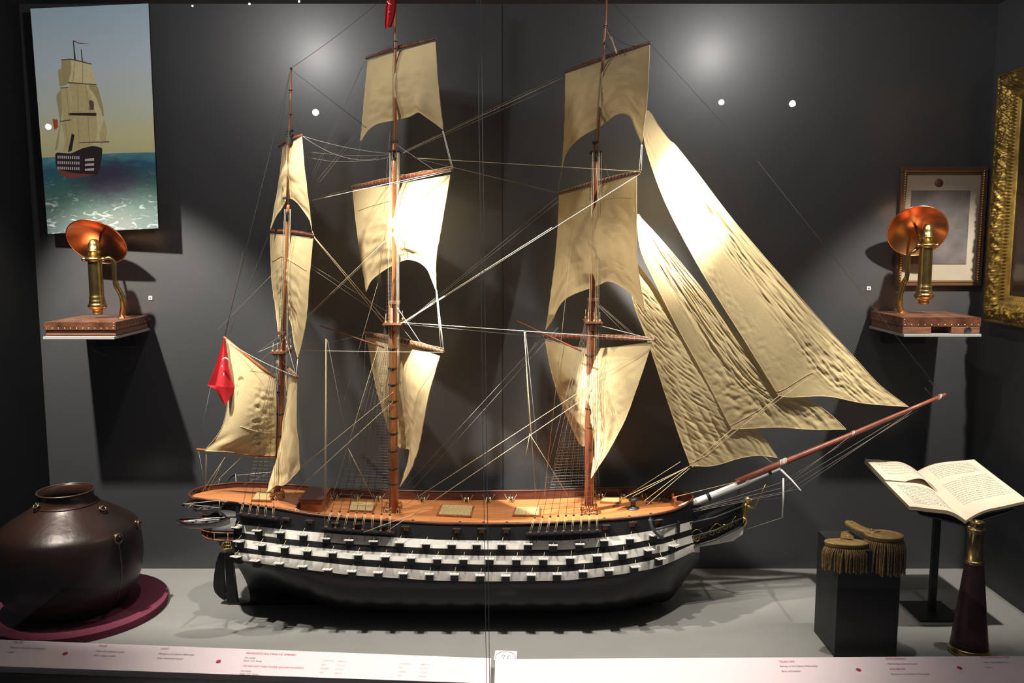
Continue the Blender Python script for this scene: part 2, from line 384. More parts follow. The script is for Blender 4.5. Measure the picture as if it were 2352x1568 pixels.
# the handwritten number card
cp = U(1161, 1512, 3.405)
cz = .004
def fl(px, py): a, b = ray(px, py); Y = EZ / -b; return Vector((a * Y, Y, 0.0))
card = thing('number_card', (fl(1161, 1508).x, fl(1161, 1508).y, 0), 'small white card with a circled handwritten number behind the label strip', 'card')
c4 = [fl(1134, 1516), fl(1186, 1519), fl(1188, 1496), fl(1138, 1494)]
MB().prism(c4, (0, 0, .002)).build('card_paper', mat('card_white', rgb(225, 215, 228), .6), card)
rp = [fl(1161 + 23 * math.cos(k * PI / 14), 1510 + 12.5 * math.sin(k * PI / 14)) + Vector((0, 0, .0028)) for k in range(28)]
mk = MB().tube(rp, .0009, 4, closed=True)
mk.tube([fl(1152, 1510) + Vector((0, 0, .0028)), fl(1155, 1505) + Vector((0, 0, .0028)), fl(1160, 1506) + Vector((0, 0, .0028)), fl(1154, 1516) + Vector((0, 0, .0028))], .0009, 4)
mk.tube([fl(1171, 1505) + Vector((0, 0, .0028)), fl(1164, 1511) + Vector((0, 0, .0028)), fl(1168, 1515) + Vector((0, 0, .0028))], .0009, 4)
mk.build('pen_marks', M['ink'], card)
# two tiny white wall tags
for px, py, lab in ((346, 684, 'tiny white square tag on the back wall beside the left lamp'), (1995, 662, 'tiny white square tag on the back wall beside the right lamp')):
    p = U(px, py, YB); o = thing('wall_tag', (p.x, YB, p.z), lab, 'tag')
    MB().box((p.x, YB - .002, p.z), (.019, .004, .019)).build('plate', M['strip'], o)
    MB().box((p.x, YB - .0045, p.z - .001), (.009, .001, .009)).build('printed_square', M['grey_ink'], o)

# ------------------------------------------------------------------ lamps on their shelves
def signal_lamp(side):
    s = side                       # -1 left, +1 right
    where = 'left' if s < 0 else 'right'
    if s < 0: bx0, bx1, yf = -2.19, -1.853, 4.05; zt = 1.352; zb = 1.283
    else:
        pf = U(2074, 727, 4.05); pr = U(2254, 728, 4.05); bx0, bx1, yf = pf.x, pr.x, 4.05; zt = pf.z; zb = U(2074, 766, 4.05).z
    yb = 4.43; cx = (bx0 + bx1) / 2
    sh = thing('wall_shelf', (cx, yb, zb - .012), 'thin pale grey shelf under the %s lamp with a black cable hanging below' % where, 'shelf')
    MB().box((cx, (yf + yb) / 2 - .005, zb - .007), (bx1 - bx0 - .004, yb - yf + .02, .013)).build('shelf_board', M['shelf'], sh, bevel=.001)
    MB().box((cx - s * .02, yb - .03, zb - .05), (.20, .06, .07)).build('bracket', M['black'], sh)
    cbx = U(207 if s < 0 else 2150, 785, 4.12)
    MB().tube(spline([cbx + Vector((0, 0, .0)), cbx + Vector((.004 * -s, .02, -.04)), cbx + Vector((.04 * (1 if s < 0 else -1), .12, -.09))], 14), .003, 6).build('cable', M['black'], sh)
    t = thing('signal_lamp', (cx, (yf + yb) / 2, zb), ('brass signal lamp with copper dish reflector on riveted copper box below the ship painting' if s < 0 else 'brass signal lamp with copper dish reflector on riveted copper box beside the dark framed print'), 'lamp', None)
    # copper box: slightly hipped lid, riveted skirt, wooden plinth
    zm = zb + (zt - zb) * .42
    bx = MB(); e = .004
    top = [(bx0, yf, zt - .004), (bx1, yf, zt - .004), (bx1, yb - .01, zt - .004), (bx0, yb - .01, zt - .004)]
    N = 14; g = []
    for j in range(N + 1):
        row = []
        for i in range(N + 1):
            u = i / N; v = j / N
            x = lerp(bx0, bx1, u); y = lerp(yf, yb - .01, v)
            row.append(Vector((x, y, zt - .004 + .006 * min(1, 4 * min(u, 1 - u)) * min(1, 4 * min(v, 1 - v)) + .0015 * noise.noise(Vector((x * 30, y * 30, 0))))))
        g.append(row)
    bx.grid(g); bx.prism([Vector(p) for p in top], (0, 0, -(zt - .004 - zm)))
    rv = bx
    for i in range(12):
        x = lerp(bx0 + .012, bx1 - .012, i / 11); rv.lathe((x, yf, zm + .008), [(.0001, -.0025), (.002, -.0018), (.0032, 0)], 8, 1, axis=(0, 1, 0), caps=False)
    for j in range(9):
        y = lerp(yf + .02, yb - .05, j / 8); xs = bx1 if s < 0 else bx0; rv.lathe((xs, y, zm + .008), [(.0001, .0025), (.002, .0018), (.0032, 0)], 8, 1, axis=(-s, 0, 0), caps=False)
    for k in range(2): rv.lathe((bx1 - .008 if s < 0 else bx0 + .008, yf, zm + .02 + k * .012), [(.0001, -.0025), (.002, -.0018), (.0032, 0)], 8, 1, axis=(0, 1, 0), caps=False)
    box = bx.build('copper_box', [M['copper_box'], M['copper']], t)
    pl = MB()
    if s < 0: pl.box((cx, (yf + yb) / 2 - .002, (zb + zm) / 2), (bx1 - bx0 - .006, yb - yf - .02, zm - zb - .004))
    else:
        L_ = bx1 - bx0
        pl.box((bx0 + L_ * .19, yf + .03, (zb + zm) / 2), (L_ * .38 - .004, .06, zm - zb - .002)); pl.box((bx1 - L_ * .19, yf + .03, (zb + zm) / 2), (L_ * .38 - .004, .06, zm - zb - .002))
        pl.box((cx, yf + .22, (zb + zm) / 2), (L_ - .01, .30, zm - zb - .002))
    plo = pl.build('plinth', M['wood_brown'], t, bevel=.004)
    if s > 0:
        md = MB(); md.lathe((bx1 - .06, yf - .001, (zb + zm) / 2), [(.017, 0), (.017, -.003), (.013, -.004), (.011, -.0025), (.0001, -.0025)], 24, axis=(0, 1, 0)); 
        mo = md.build('oval_badge', M['gunmetal'], plo); 
    # hanging brass cylinder
    Y = 4.20
    if s < 0: pb = U(225, 721, Y); pt = U(215, 549, Y)
    else: pb = U(2121, 698, Y); pt = U(2130, 514, Y)
    H = pt.z - pb.z; ax = (pt - pb).normalized()
    r = .033 if s < 0 else .031
    prof = [(.020, 0), (.024, .004), (.022, .014), (.024, .020), (.036, .026), (.042, .034), (.044, .042), (.040, .050), (.036, .056), (.038, .060), (.037, .066), (.034, .070), (.036, .078), (.034, .086), (.032, .09), (r, .10), (r * .97, H * .70), (r * .98, H * .72)]
    cyl = MB().lathe(pb, prof, 40, axis=ax).build('burner_tube', M['brass'], t)
    zr = H * .735
    MB().lathe(pb, [(r, zr - .012), (r + .009, zr - .009), (r + .013, zr), (r + .009, zr + .009), (r, zr + .012)], 40, axis=ax).build('clamp_ring', M['brass'], t)
    tp = MB(); tp.lathe(pb, [(r * .9, zr + .01), (r * .9, zr + .035), (r * 1.05, zr + .037), (r * 1.05, zr + .042), (r * .86, zr + .044), (r * .86, zr + .070), (r * .62, H * .985), (r * .35, H), (.0001, H)], 36, axis=ax)
    tp.build('burner_cap', M['brass'], t)
    c = pb + ax * zr
    for q in (-1, 1):
        ears = MB()
        ears.lathe(c + Vector((q * (r + .014), -.012, .0)), [(.0001, -.011), (.008, -.008), (.011, 0), (.008, .008), (.0001, .011)], 14, axis=(1, .3 * q, .2))
        ears.build('clamp_screw', M['brass'], t)
    # swan-neck arm
    if s < 0: ap = [(252, 592), (262, 603), (263, 630), (266, 652), (278, 676), (284, 700), (281, 722)]
    else: ap = [(2098, 578), (2088, 585), (2085, 612), (2083, 635), (2074, 655), (2066, 685), (2066, 705), (2073, 722)]
    Yb = 4.27; foot_px = (281, 722) if s < 0 else (2073, 718)
    ys = [4.20, 4.21, 4.22, 4.23, 4.245, 4.255, 4.26, 4.26]
    pts = spline([U(x, y, yy) for (x, y), yy in zip(ap, ys)], 40)
    pts[-1].z = min(pts[-1].z, zt + .002)
    MB().tube([c + Vector((-s * r, .0, 0))] + pts, [.009] * 6 + [.0105] * 12 + [.013] * 12 + [.015] * 11, 16).build('arm', M['brass'], t)
    MB().lathe(Vector((pts[-1].x, pts[-1].y, zt - .003)), [(.034, 0), (.030, .005), (.018, .009), (.016, .014)], 24).build('arm_foot', M['copper'], t)
    # dish reflector, concave side to the viewer
    if s < 0: dc = U(222, 556, 4.27); n = Vector((.45, -.89, 0)) * .70 + Vector((-.50, -.10, -.87)) * .70
    else: dc = U(2107, 531, 4.29); n = Vector((-.42, -.90, 0)) * .80 + Vector((.34, 0, -.80)) * .52
    n.normalize(); R = .141 if s < 0 else .137
    dish = MB(); prof = []
    for k in range(15):
        a = k / 14; prof.append((max(.0001, R * a), -.058 * (1 - a * a)))
    dish.lathe(dc, prof, 56, axis=n, caps=False)
    prof2 = [(max(.0001, (R + .001) * k / 14), -.058 * (1 - (k / 14) ** 2) - .004) for k in range(15)]
    dish.lathe(dc, prof2, 56, axis=n, caps=False)
    do = dish.build('reflector_dish', M['copper'], t, fix=False)
    a = n.orthogonal().normalized(); b = n.cross(a)
    MB().tube([dc + (a * math.cos(k * PI / 32) + b * math.sin(k * PI / 32)) * R for k in range(64)], .0028, 8, closed=True).build('rolled_rim', M['copper'], do)
    MB().tube([dc - n * .058, c + Vector((0, .03, -.01))], .006, 8).build('dish_stay', M['brass'], t)
signal_lamp(-1); signal_lamp(1)

# ------------------------------------------------------------------ copper jug on a maroon disc
pc = Vector((-2.055, 3.90, 0))
disc = thing('display_disc', (-2.03, 3.92, 0), 'round maroon felt covered disc under the big dark copper jug', 'display base')
MB().lathe((-2.03, 3.925, 0), [(.383, 0), (.383, .0325), (.383, .033), (.3825, .034), (.382, .034), (.0001, .034)], 72).build('felt_top', M['maroon'], disc)
pot = thing('copper_jug', (pc.x, pc.y, .034), 'big dark tarnished copper jug with ring handles standing on the maroon disc', 'jug')
prof = [(.0001, .036), (.20, .036), (.245, .06), (.285, .12), (.308, .19), (.316, .255), (.315, .31), (.308, .37), (.300, .405), (.290, .420), (.268, .438), (.235, .460), (.195, .484), (.160, .506), (.140, .520), (.127, .531), (.119, .545), (.116, .560), (.116, .579), (.120, .585)]
pm = MB(); n = 96; g = []
for r, z in prof:
    row = []
    for k in range(n + 1):
        th = 2 * PI * k / n; rr = r * (1 + .010 * noise.noise(Vector((math.cos(th) * 3, math.sin(th) * 3, z * 7))) + .004 * noise.noise(Vector((math.cos(th) * 14, math.sin(th) * 14, z * 40))))
        row.append(pc + Vector((rr * math.cos(th), rr * math.sin(th), z)))
    row[-1] = row[0].copy(); g.append(row)
pm.grid(g)
inner = [(.1185, .585), (.112, .58), (.110, .54), (.13, .50), (.2, .45), (.28, .38), (.30, .25), (.27, .10), (.18, .05), (.0001, .05)]
pm.lathe(pc, inner, 64, caps=False)
po = pm.build('body', M['pot'], pot, fix=False)
MB().tube([pc + Vector((.120 * math.cos(k * PI / 30), .120 * math.sin(k * PI / 30), .586)) for k in range(60)], .0035, 8, closed=True).build('neck_rim', M['potrim'], pot)
MB().tube([pc + Vector((.131 * math.cos(k * PI / 30), .131 * math.sin(k * PI / 30), .528)) for k in range(60)], .004, 8, closed=True, ).build('collar_ridge', M['pot'], pot)
def handle(th, r, z, sz, tilt):
    c = pc + Vector((r * math.cos(th), r * math.sin(th), z)); out = Vector((math.cos(th), math.sin(th), 0)); t_ = Vector((-math.sin(th), math.cos(th), 0))
    nrm = (out * math.cos(tilt) + Vector((0, 0, 1)) * math.sin(tilt)).normalized(); up = t_.cross(nrm) * -1
    mb = MB()
    mb.lathe(c - nrm * .002, [(sz * .55, 0), (sz * .5, .006), (sz * .2, .011), (.0001, .012)], 16, axis=nrm)
    ring = [c + nrm * .014 + t_ * sz * .8 * math.cos(a) + (up * -1) * (sz * .75 * math.sin(a) + sz * .35) for a in [k * PI / 14 for k in range(28)]]
    mb.tube(ring, .0048, 8, closed=True)
    mb.tube([c + nrm * .0 + t_ * sz * .3, c + nrm * .022, c - t_ * sz * .3], .0055, 8)
    mb.build('ring_handle', M['potrim'], pot)
rz = [(z_, r_) for r_, z_ in prof[1:]]
for px, py, sz in ((230, 1170, .020), (267, 1232, .026), (312, 1200, .024), (90, 1164, .018), (22, 1196, .022)):
    Y = 3.45
    while Y < 4.1:
        p = U(px, py, Y); d = p - pc; rr = math.hypot(d.x, d.y)
        if p.z < .585 and rr <= tab(rz, p.z): break
        Y += .002
    else: continue
    handle(math.atan2(d.y, d.x), rr, p.z, sz, .1 if p.z < .415 else .9)
# seam line of rivets / vertical strap at the right of the jug
sm = MB(); th = math.radians(-22)
sm.tube([pc + Vector((tab([(z_, r_) for r_, z_ in prof[1:]], z) * math.cos(th), tab([(z_, r_) for r_, z_ in prof[1:]], z) * math.sin(th), z)) for z in [.10 + k * .015 for k in range(20)]], .0035, 6)
sm.build('side_strap', M['potrim'], pot)

# ------------------------------------------------------------------ printed ship picture hanging upper left
c = [U(70, 20, 4.37), U(341, 8, 4.31), U(364, 524, 4.31), U(110, 537, 4.37)]
pict = thing('ship_picture', ((c[0] + c[2]) / 2), 'tall unframed picture of a sailing warship at sea hanging at the upper left', 'picture')
nrm = (c[1] - c[0]).cross(c[3] - c[0]).normalized()
if nrm.y > 0: nrm = -nrm
bd = MB(); bd.prism([p - nrm * .0 for p in c], tuple(-nrm * .012)) if False else bd.prism(c, Vector(-nrm * .012))
bd.build('backing_board', M['black'], pict)
def PP(u, v, lift=.0015): return c[0].lerp(c[1], u).lerp(c[3].lerp(c[2], u), v) + nrm * lift
# picture ground: sky and sea as one sheet with painted colour bands driven by its own coordinates
pmx = bpy.data.materials.new('printed_seascape'); pmx.use_nodes = True; nt = pmx.node_tree; b = nt.nodes['Principled BSDF']; b.inputs['Roughness'].default_value = .45
uv = nt.nodes.new('ShaderNodeUVMap'); sp = nt.nodes.new('ShaderNodeSeparateXYZ'); nt.links.new(uv.outputs[0], sp.inputs[0])
nz = nt.nodes.new('ShaderNodeTexNoise'); nz.inputs['Scale'].default_value = 1; nz.inputs['Detail'].default_value = 6
mp = nt.nodes.new('ShaderNodeMapping'); mp.inputs['Scale'].default_value = (5, 40, 1); nt.links.new(uv.outputs[0], mp.inputs[0]); nt.links.new(mp.outputs[0], nz.inputs[0])
ma = nt.nodes.new('ShaderNodeMath'); ma.operation = 'MULTIPLY_ADD'; ma.inputs[1].default_value = .09
sb = nt.nodes.new('ShaderNodeMath'); sb.operation = 'ADD'; sb.inputs[1].default_value = -.045
cmpn = nt.nodes.new('ShaderNodeMath'); cmpn.operation = 'GREATER_THAN'; cmpn.inputs[1].default_value = .655
nt.links.new(sp.outputs[1], cmpn.inputs[0])
nt.links.new(nz.outputs[0], ma.inputs[0]); nt.links.new(sp.outputs[1], ma.inputs[2]); nt.links.new(ma.outputs[0], sb.inputs[0])
rp_ = nt.nodes.new('ShaderNodeValToRGB'); e = rp_.color_ramp.elements
stops = [(a_, tuple(c_ * .80 for c_ in b_)) for a_, b_ in [(0, (128, 146, 156)), (.25, (150, 158, 164)), (.45, (158, 160, 146)), (.58, (166, 158, 118)), (.655, (158, 150, 112)), (.662, (60, 104, 114)), (.72, (34, 70, 84)), (.80, (52, 84, 78)), (.87, (70, 94, 86)), (.93, (92, 108, 102)), (1, (94, 110, 108))]]
e[0].position = 0; e[0].color = rgb(*stops[0][1]); e[1].position = 1; e[1].color = rgb(*stops[-1][1])
for p_, c_ in stops[1:-1]: q = e.new(p_); q.color = rgb(*c_)
mx2 = nt.nodes.new('ShaderNodeMix'); mx2.data_type = 'FLOAT'
nt.links.new(cmpn.outputs[0], mx2.inputs[0]); nt.links.new(sp.outputs[1], mx2.inputs[2]); nt.links.new(sb.outputs[0], mx2.inputs[3]); nt.links.new(mx2.outputs[0], rp_.inputs[0])
mxx = nt.nodes.new('ShaderNodeMath'); mxx.operation = 'MAXIMUM'; mxx.inputs[1].default_value = .6622; nt.links.new(sb.outputs[0], mxx.inputs[0]); nt.links.new(mxx.outputs[0], mx2.inputs[3])
# surf and a dark patch of swell
n3 = nt.nodes.new('ShaderNodeTexNoise'); n3.inputs['Scale'].default_value = 1; n3.inputs['Detail'].default_value = 7; n3.inputs['Distortion'].default_value = 1.2
mp3 = nt.nodes.new('ShaderNodeMapping'); mp3.inputs['Scale'].default_value = (9, 45, 1); nt.links.new(uv.outputs[0], mp3.inputs[0]); nt.links.new(mp3.outputs[0], n3.inputs[0])
r3 = nt.nodes.new('ShaderNodeValToRGB'); r3.color_ramp.elements[0].position = .56; r3.color_ramp.elements[1].position = .70; nt.links.new(n3.outputs[0], r3.inputs[0])
mr = nt.nodes.new('ShaderNodeMapRange'); mr.inputs[1].default_value = .72; mr.inputs[2].default_value = .98; nt.links.new(sp.outputs[1], mr.inputs[0])
mu = nt.nodes.new('ShaderNodeMath'); mu.operation = 'MULTIPLY'; nt.links.new(r3.outputs[0], mu.inputs[0]); nt.links.new(mr.outputs[0], mu.inputs[1])
mxa = nt.nodes.new('ShaderNodeMix'); mxa.data_type = 'RGBA'; nt.links.new(mu.outputs[0], mxa.inputs[0]); nt.links.new(rp_.outputs[0], mxa.inputs[6]); mxa.inputs[7].default_value = rgb(158, 168, 168)
vd = nt.nodes.new('ShaderNodeVectorMath'); vd.operation = 'SUBTRACT'; vd.inputs[1].default_value = (.60, .775, 0); nt.links.new(uv.outputs[0], vd.inputs[0])
vm = nt.nodes.new('ShaderNodeVectorMath'); vm.operation = 'MULTIPLY'; vm.inputs[1].default_value = (2.4, 7.5, 0); nt.links.new(vd.outputs[0], vm.inputs[0])
vl = nt.nodes.new('ShaderNodeVectorMath'); vl.operation = 'LENGTH'; nt.links.new(vm.outputs[0], vl.inputs[0])
mr2 = nt.nodes.new('ShaderNodeMapRange'); mr2.inputs[1].default_value = 1.0; mr2.inputs[2].default_value = .3; mr2.inputs[3].default_value = 0; mr2.inputs[4].default_value = 1
ad = nt.nodes.new('ShaderNodeMath'); ad.operation = 'MULTIPLY_ADD'; ad.inputs[1].default_value = -.9; nt.links.new(n3.outputs[0], ad.inputs[0]); nt.links.new(vl.outputs['Value'], ad.inputs[2])
ad2 = nt.nodes.new('ShaderNodeMath'); ad2.operation = 'ADD'; ad2.inputs[1].default_value = .45; nt.links.new(ad.outputs[0], ad2.inputs[0]); nt.links.new(ad2.outputs[0], mr2.inputs[0])
g2 = nt.nodes.new('ShaderNodeMath'); g2.operation = 'MULTIPLY'; nt.links.new(mr2.outputs[0], g2.inputs[0]); nt.links.new(cmpn.outputs[0], g2.inputs[1])
mxb = nt.nodes.new('ShaderNodeMix'); mxb.data_type = 'RGBA'; nt.links.new(g2.outputs[0], mxb.inputs[0]); nt.links.new(mxa.outputs[2], mxb.inputs[6]); mxb.inputs[7].default_value = rgb(36, 34, 46)
nt.links.new(mxb.outputs[2], b.inputs[0])
nt.links.new(mxb.outputs[2], b.inputs['Emission Color']); b.inputs['Emission Strength'].default_value = .72      # glow added in the print's own colours to brighten the sheet
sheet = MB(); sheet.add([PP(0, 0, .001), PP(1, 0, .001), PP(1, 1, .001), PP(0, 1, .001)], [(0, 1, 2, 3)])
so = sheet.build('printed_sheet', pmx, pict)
uvl = so.data.uv_layers.new(name='UVMap')
for lp in so.data.loops:
    uvl.data[lp.index].uv = [(0, 0), (1, 0), (1, 1), (0, 1)][lp.vertex_index]
# printed ship: px coordinates of the photograph turned into picture coordinates
def px2uv(x, y):
    v = (y - 14) / 515; u = (x - lerp(70, 110, v)) / lerp(271, 254, v); v = (y - lerp(lerp(20, 8, u), lerp(537, 524, u), 0)) / (lerp(537, 524, u) - lerp(20, 8, u)); return u, v
pcol = {k_: tuple(c_ * .66 for c_ in v_[:3]) + (1,) for k_, v_ in {'s1': rgb(168, 152, 108), 's2': rgb(146, 132, 94), 's3': rgb(184, 170, 128), 'dk': rgb(44, 34, 34), 'br': rgb(84, 70, 54), 'wh': rgb(168, 160, 158), 'rd': rgb(160, 66, 48), 'rr': rgb(110, 60, 54)}.items()}
pk = list(pcol); pmats = [mat('print_' + k, pcol[k], .45, noise_amt=.22, scale=60) for k in pk]
for m_, k in zip(pmats, pk): m_.node_tree.nodes['Principled BSDF'].inputs['Emission Color'].default_value = pcol[k]; m_.node_tree.nodes['Principled BSDF'].inputs['Emission Strength'].default_value = .55  # printed ship given an added glow in its own colours too
pm_ = MB()
def pp(kind, pts, lay):
    if len(pts) > 4 or kind in ('s1', 's2', 's3'):
        for _ in range(3): pts = [(lerp(a_[0], b_[0], t_), lerp(a_[1], b_[1], t_)) for a_, b_ in zip(pts, pts[1:] + pts[:1]) for t_ in (.12, .88)]
    pm_.add([PP(*px2uv(x, y), .0015 + lay * .0004) for x, y in pts], [tuple(range(len(pts)))], pk.index(kind))
def q(x, y): return (x / 2.614, y / 2.613)      # from a zoomed view of the picture
for kind, pts, lay in (
    ('s2', [(345, 555), (375, 520), (385, 600), (370, 700), (350, 880), (330, 900), (365, 720), (340, 580)], 0),
    ('s2', [(350, 410), (385, 405), (385, 510), (360, 510)], 0), ('s2', [(370, 355), (432, 345), (430, 480), (375, 515)], 1),
    ('s1', [(368, 520), (420, 515), (440, 700), (450, 800), (420, 900), (380, 905), (400, 800), (380, 700)], 1),
    ('s1', [(370, 720), (430, 710), (450, 800), (430, 895), (385, 905), (395, 830)], 2),
    ('s3', [(430, 352), (550, 378), (583, 498), (520, 490), (413, 487), (432, 420)], 3),
    ('s1', [(415, 490), (520, 492), (560, 560), (583, 680), (430, 678), (435, 590)], 3),
    ('s2', [(530, 495), (590, 505), (625, 640), (628, 690), (605, 680), (570, 590)], 3),
    ('s3', [(520, 500), (575, 560), (620, 680), (590, 850), (585, 700), (560, 590)], 4),
    ('s1', [(420, 685), (585, 685), (590, 780), (575, 850), (500, 880), (440, 895), (450, 800)], 3),
    ('s1', [(630, 695), (648, 780), (640, 840), (610, 865), (600, 790)], 3),
    ('rd', [(318, 703), (350, 708), (352, 755), (330, 770)], 3),
    ('dk', [(335, 905), (430, 912), (500, 880), (560, 865), (620, 878), (615, 940), (605, 1000), (590, 1045), (470, 1050), (370, 1030), (340, 990)], 5),
    ('rr', [(345, 1005), (430, 1030), (590, 1040), (500, 1052), (430, 1062), (370, 1045)], 6),
    ('dk', [(415, 668), (583, 668), (583, 686), (415, 682)], 5), ('br', [(413, 484), (585, 496), (585, 502), (413, 491)], 5), ('br', [(370, 350), (430, 344), (555, 374), (555, 381), (430, 352), (370, 357)], 5),
    ('br', [(480, 843), (660, 838), (660, 845), (480, 849)], 6), ('br', [(364, 716), (432, 706), (432, 713), (364, 722)], 5), ('br', [(366, 517), (415, 512), (415, 518), (366, 523)], 5), ('dk', [(435, 790), (452, 800), (436, 895), (412, 905)], 4),
    ('dk', [(443, 240), (448, 240), (460, 352), (450, 350)], 5), ('dk', [(490, 290), (494, 290), (503, 362), (496, 360)], 5), ('rr', [(445, 242), (480, 258), (550, 258), (480, 252), (446, 236)], 6), ('br', [(540, 590), (572, 600), (566, 650), (536, 648)], 4)):
    pp(kind, [q(*a) for a in pts], lay)
for a_, b_ in (((452, 360), (440, 484)), ((500, 368), (498, 490)), ((470, 500), (472, 668)), ((515, 500), (545, 668)), ((470, 690), (478, 880)), ((530, 690), (540, 862)), ((400, 520), (420, 690)), ((395, 730), (412, 890))):
    pp('s2', [q(*a_), q(a_[0] + 5, a_[1]), q(b_[0] + 5, b_[1]), q(*b_)], 5)
for r in range(3):
    for k in range(11):
        x = 350 + k * 12.5; y = 925 + r * 33 + k * .4
        pp('wh', [q(x, y), q(x + 7, y), q(x + 7, y + 17), q(x, y + 17)], 7)
    pp('wh', [q(515, 945 + r * 30), q(570, 940 + r * 30), q(570, 955 + r * 30), q(515, 958 + r * 30)], 7)
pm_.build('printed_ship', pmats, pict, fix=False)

# ------------------------------------------------------------------ framed print on the back wall, right
a = U(2070, 383, YB - .02); b_ = U(2256, 656, YB - .02)
x0, x1, z0, z1 = a.x, b_.x - .0, b_.z, a.z; Y = YB - .02
x1 = min(x1, XR - .012)
fp = thing('framed_print', ((x0 + x1) / 2, YB, (z0 + z1) / 2), 'dark wooden framed print with cream mat on the back wall behind the right lamp', 'picture')
fw = .028
fm_ = MB(); fm_.box(((x0 + x1) / 2, YB - .014, z1 - fw / 2), (x1 - x0, .028, fw)); fm_.box(((x0 + x1) / 2, YB - .014, z0 + fw / 2), (x1 - x0, .028, fw))
fm_.box((x0 + fw / 2, YB - .014, (z0 + z1) / 2), (fw, .028, z1 - z0 - 2 * fw)); fm_.box((x1 - fw / 2, YB - .014, (z0 + z1) / 2), (fw, .028, z1 - z0 - 2 * fw))
fm_.build('frame', mat('dark_reddish_frame', (.10, .045, .03, 1), .35), fp, bevel=.004)
bd = MB()
for k in range(46):
    z = lerp(z0 + .02, z1 - .02, k / 45)
    bd.lathe((x1 - fw * .75, YB - .028, z), [(.0001, -.004), (.004, -.002), (.0055, .002)], 8, axis=(0, 1, 0), caps=False); bd.lathe((x0 + fw * .75, YB - .028, z), [(.0001, -.004), (.004, -.002), (.0055, .002)], 8, axis=(0, 1, 0), caps=False)
bd.box(((x0 + x1) / 2, YB - .029, z1 - fw * .8), (x1 - x0 - .03, .004, .006)); bd.box(((x0 + x1) / 2, YB - .029, z0 + fw * .8), (x1 - x0 - .03, .004, .006))
bd.build('beading', M['gold'], fp)
MB().box(((x0 + x1) / 2, YB - .007, (z0 + z1) / 2), (x1 - x0 - 2 * fw, .006, z1 - z0 - 2 * fw)).build('mat_board', mat('cream_mat', rgb(150, 140, 124), .7), fp)
ia = U(2094, 437, YB - .012); ib = U(2219, 606, YB - .012)
eng = mat('grey_engraving', rgb(66, 62, 62), .6, col2=rgb(96, 88, 86), scale=9, noise_amt=.3)
MB().box(((ia.x + ib.x) / 2, YB - .011, (ia.z + ib.z) / 2), (ib.x - ia.x, .003, ia.z - ib.z)).build('engraving', eng, fp)
sc_ = U(2157, 420, YB - .012)
MB().lathe((sc_.x, YB - .0105, sc_.z), [(.020, 0), (.019, -.003), (.0001, -.003)], 28, axis=(0, 1, 0)).build('round_seal', mat('brown_seal', rgb(88, 48, 44), .6), fp)

# ------------------------------------------------------------------ gilded frame on the right side wall
gx = XR; yA = 4.30; yC = 3.30; zA = U(2275, 172, 4.30).z; zB = U(2264, 737, 4.30).z
gf = thing('gilded_frame_painting', (gx, (yA + yC) / 2, (zA + zB) / 2), 'large dark painting in an ornate gilded frame on the right side wall', 'painting')
def molding(p, q_, inward, seed):
    """carved member from p to q_, profile across towards inward, standing off the wall"""
    L_ = (q_ - p).length; n_ = int(L_ / .0035); W_ = .135; d = (q_ - p).normalized(); g = []
    prof = [(0, .0), (0, .055), (.006, .062), (.012, .056), (.016, .048), (.03, .052), (.045, .058), (.06, .056), (.075, .046), (.088, .034), (.094, .036), (.10, .030), (.112, .026), (.125, .018), (.135, .012), (.135, 0)]
    fine = []
    for (u0, h0), (u1, h1) in zip(prof, prof[1:]):
        kk = max(1, int(abs(u1 - u0) / .0035)); fine += [(lerp(u0, u1, q / kk), lerp(h0, h1, q / kk)) for q in range(kk)]
    prof = fine + [prof[-1]]
    for i in range(n_ + 1):
        s_ = i / n_; row = []
        for k, (u_, h) in enumerate(prof):
            m0 = u_; a_ = lerp(m0, L_ - m0, s_)      # mitred ends
            hh = h
            if .014 < u_ < .09:
                hh += .016 * abs(noise.noise(Vector((a_ * 75, u_ * 95, seed)))) + .009 * max(0, math.sin(a_ * 95 + 2.2 * math.sin(u_ * 110 + a_ * 30))) * (1 if .02 < u_ < .08 else .2)
            if .095 < u_ < .115: hh += .004 * math.sin(a_ * 380)
            row.append(p + d * a_ + inward * u_ + Vector((-hh, 0, 0)))
        g.append(row)
    return MB().grid(g)
T0 = Vector((gx, yA, zA)); T1 = Vector((gx, yC, zA)); B0 = Vector((gx, yA, zB)); B1 = Vector((gx, yC, zB))
gold_dk = mat('antique_gilding', (.38, .25, .06, 1), .42, metal=.85, noise_amt=.5, scale=25)
molding(B0, T0, Vector((0, -1, 0)), 1).build('frame_member', gold_dk, gf)
molding(T1, B1, Vector((0, 1, 0)), 2).build('frame_member', gold_dk, gf)
molding(B0, B1, Vector((0, 0, 1)), 3).build('frame_member', gold_dk, gf)
molding(T0, T1, Vector((0, 0, -1)), 4).build('frame_member', gold_dk, gf)
cv = mat('dark_varnished_canvas', (.012, .010, .008, 1), .12, col2=(.035, .016, .01, 1), scale=4, coat=.4)
MB().box((gx - .006, (yA + yC) / 2, (zA + zB) / 2), (.006, yA - yC - .25, zA - zB - .25)).build('canvas', cv, gf)

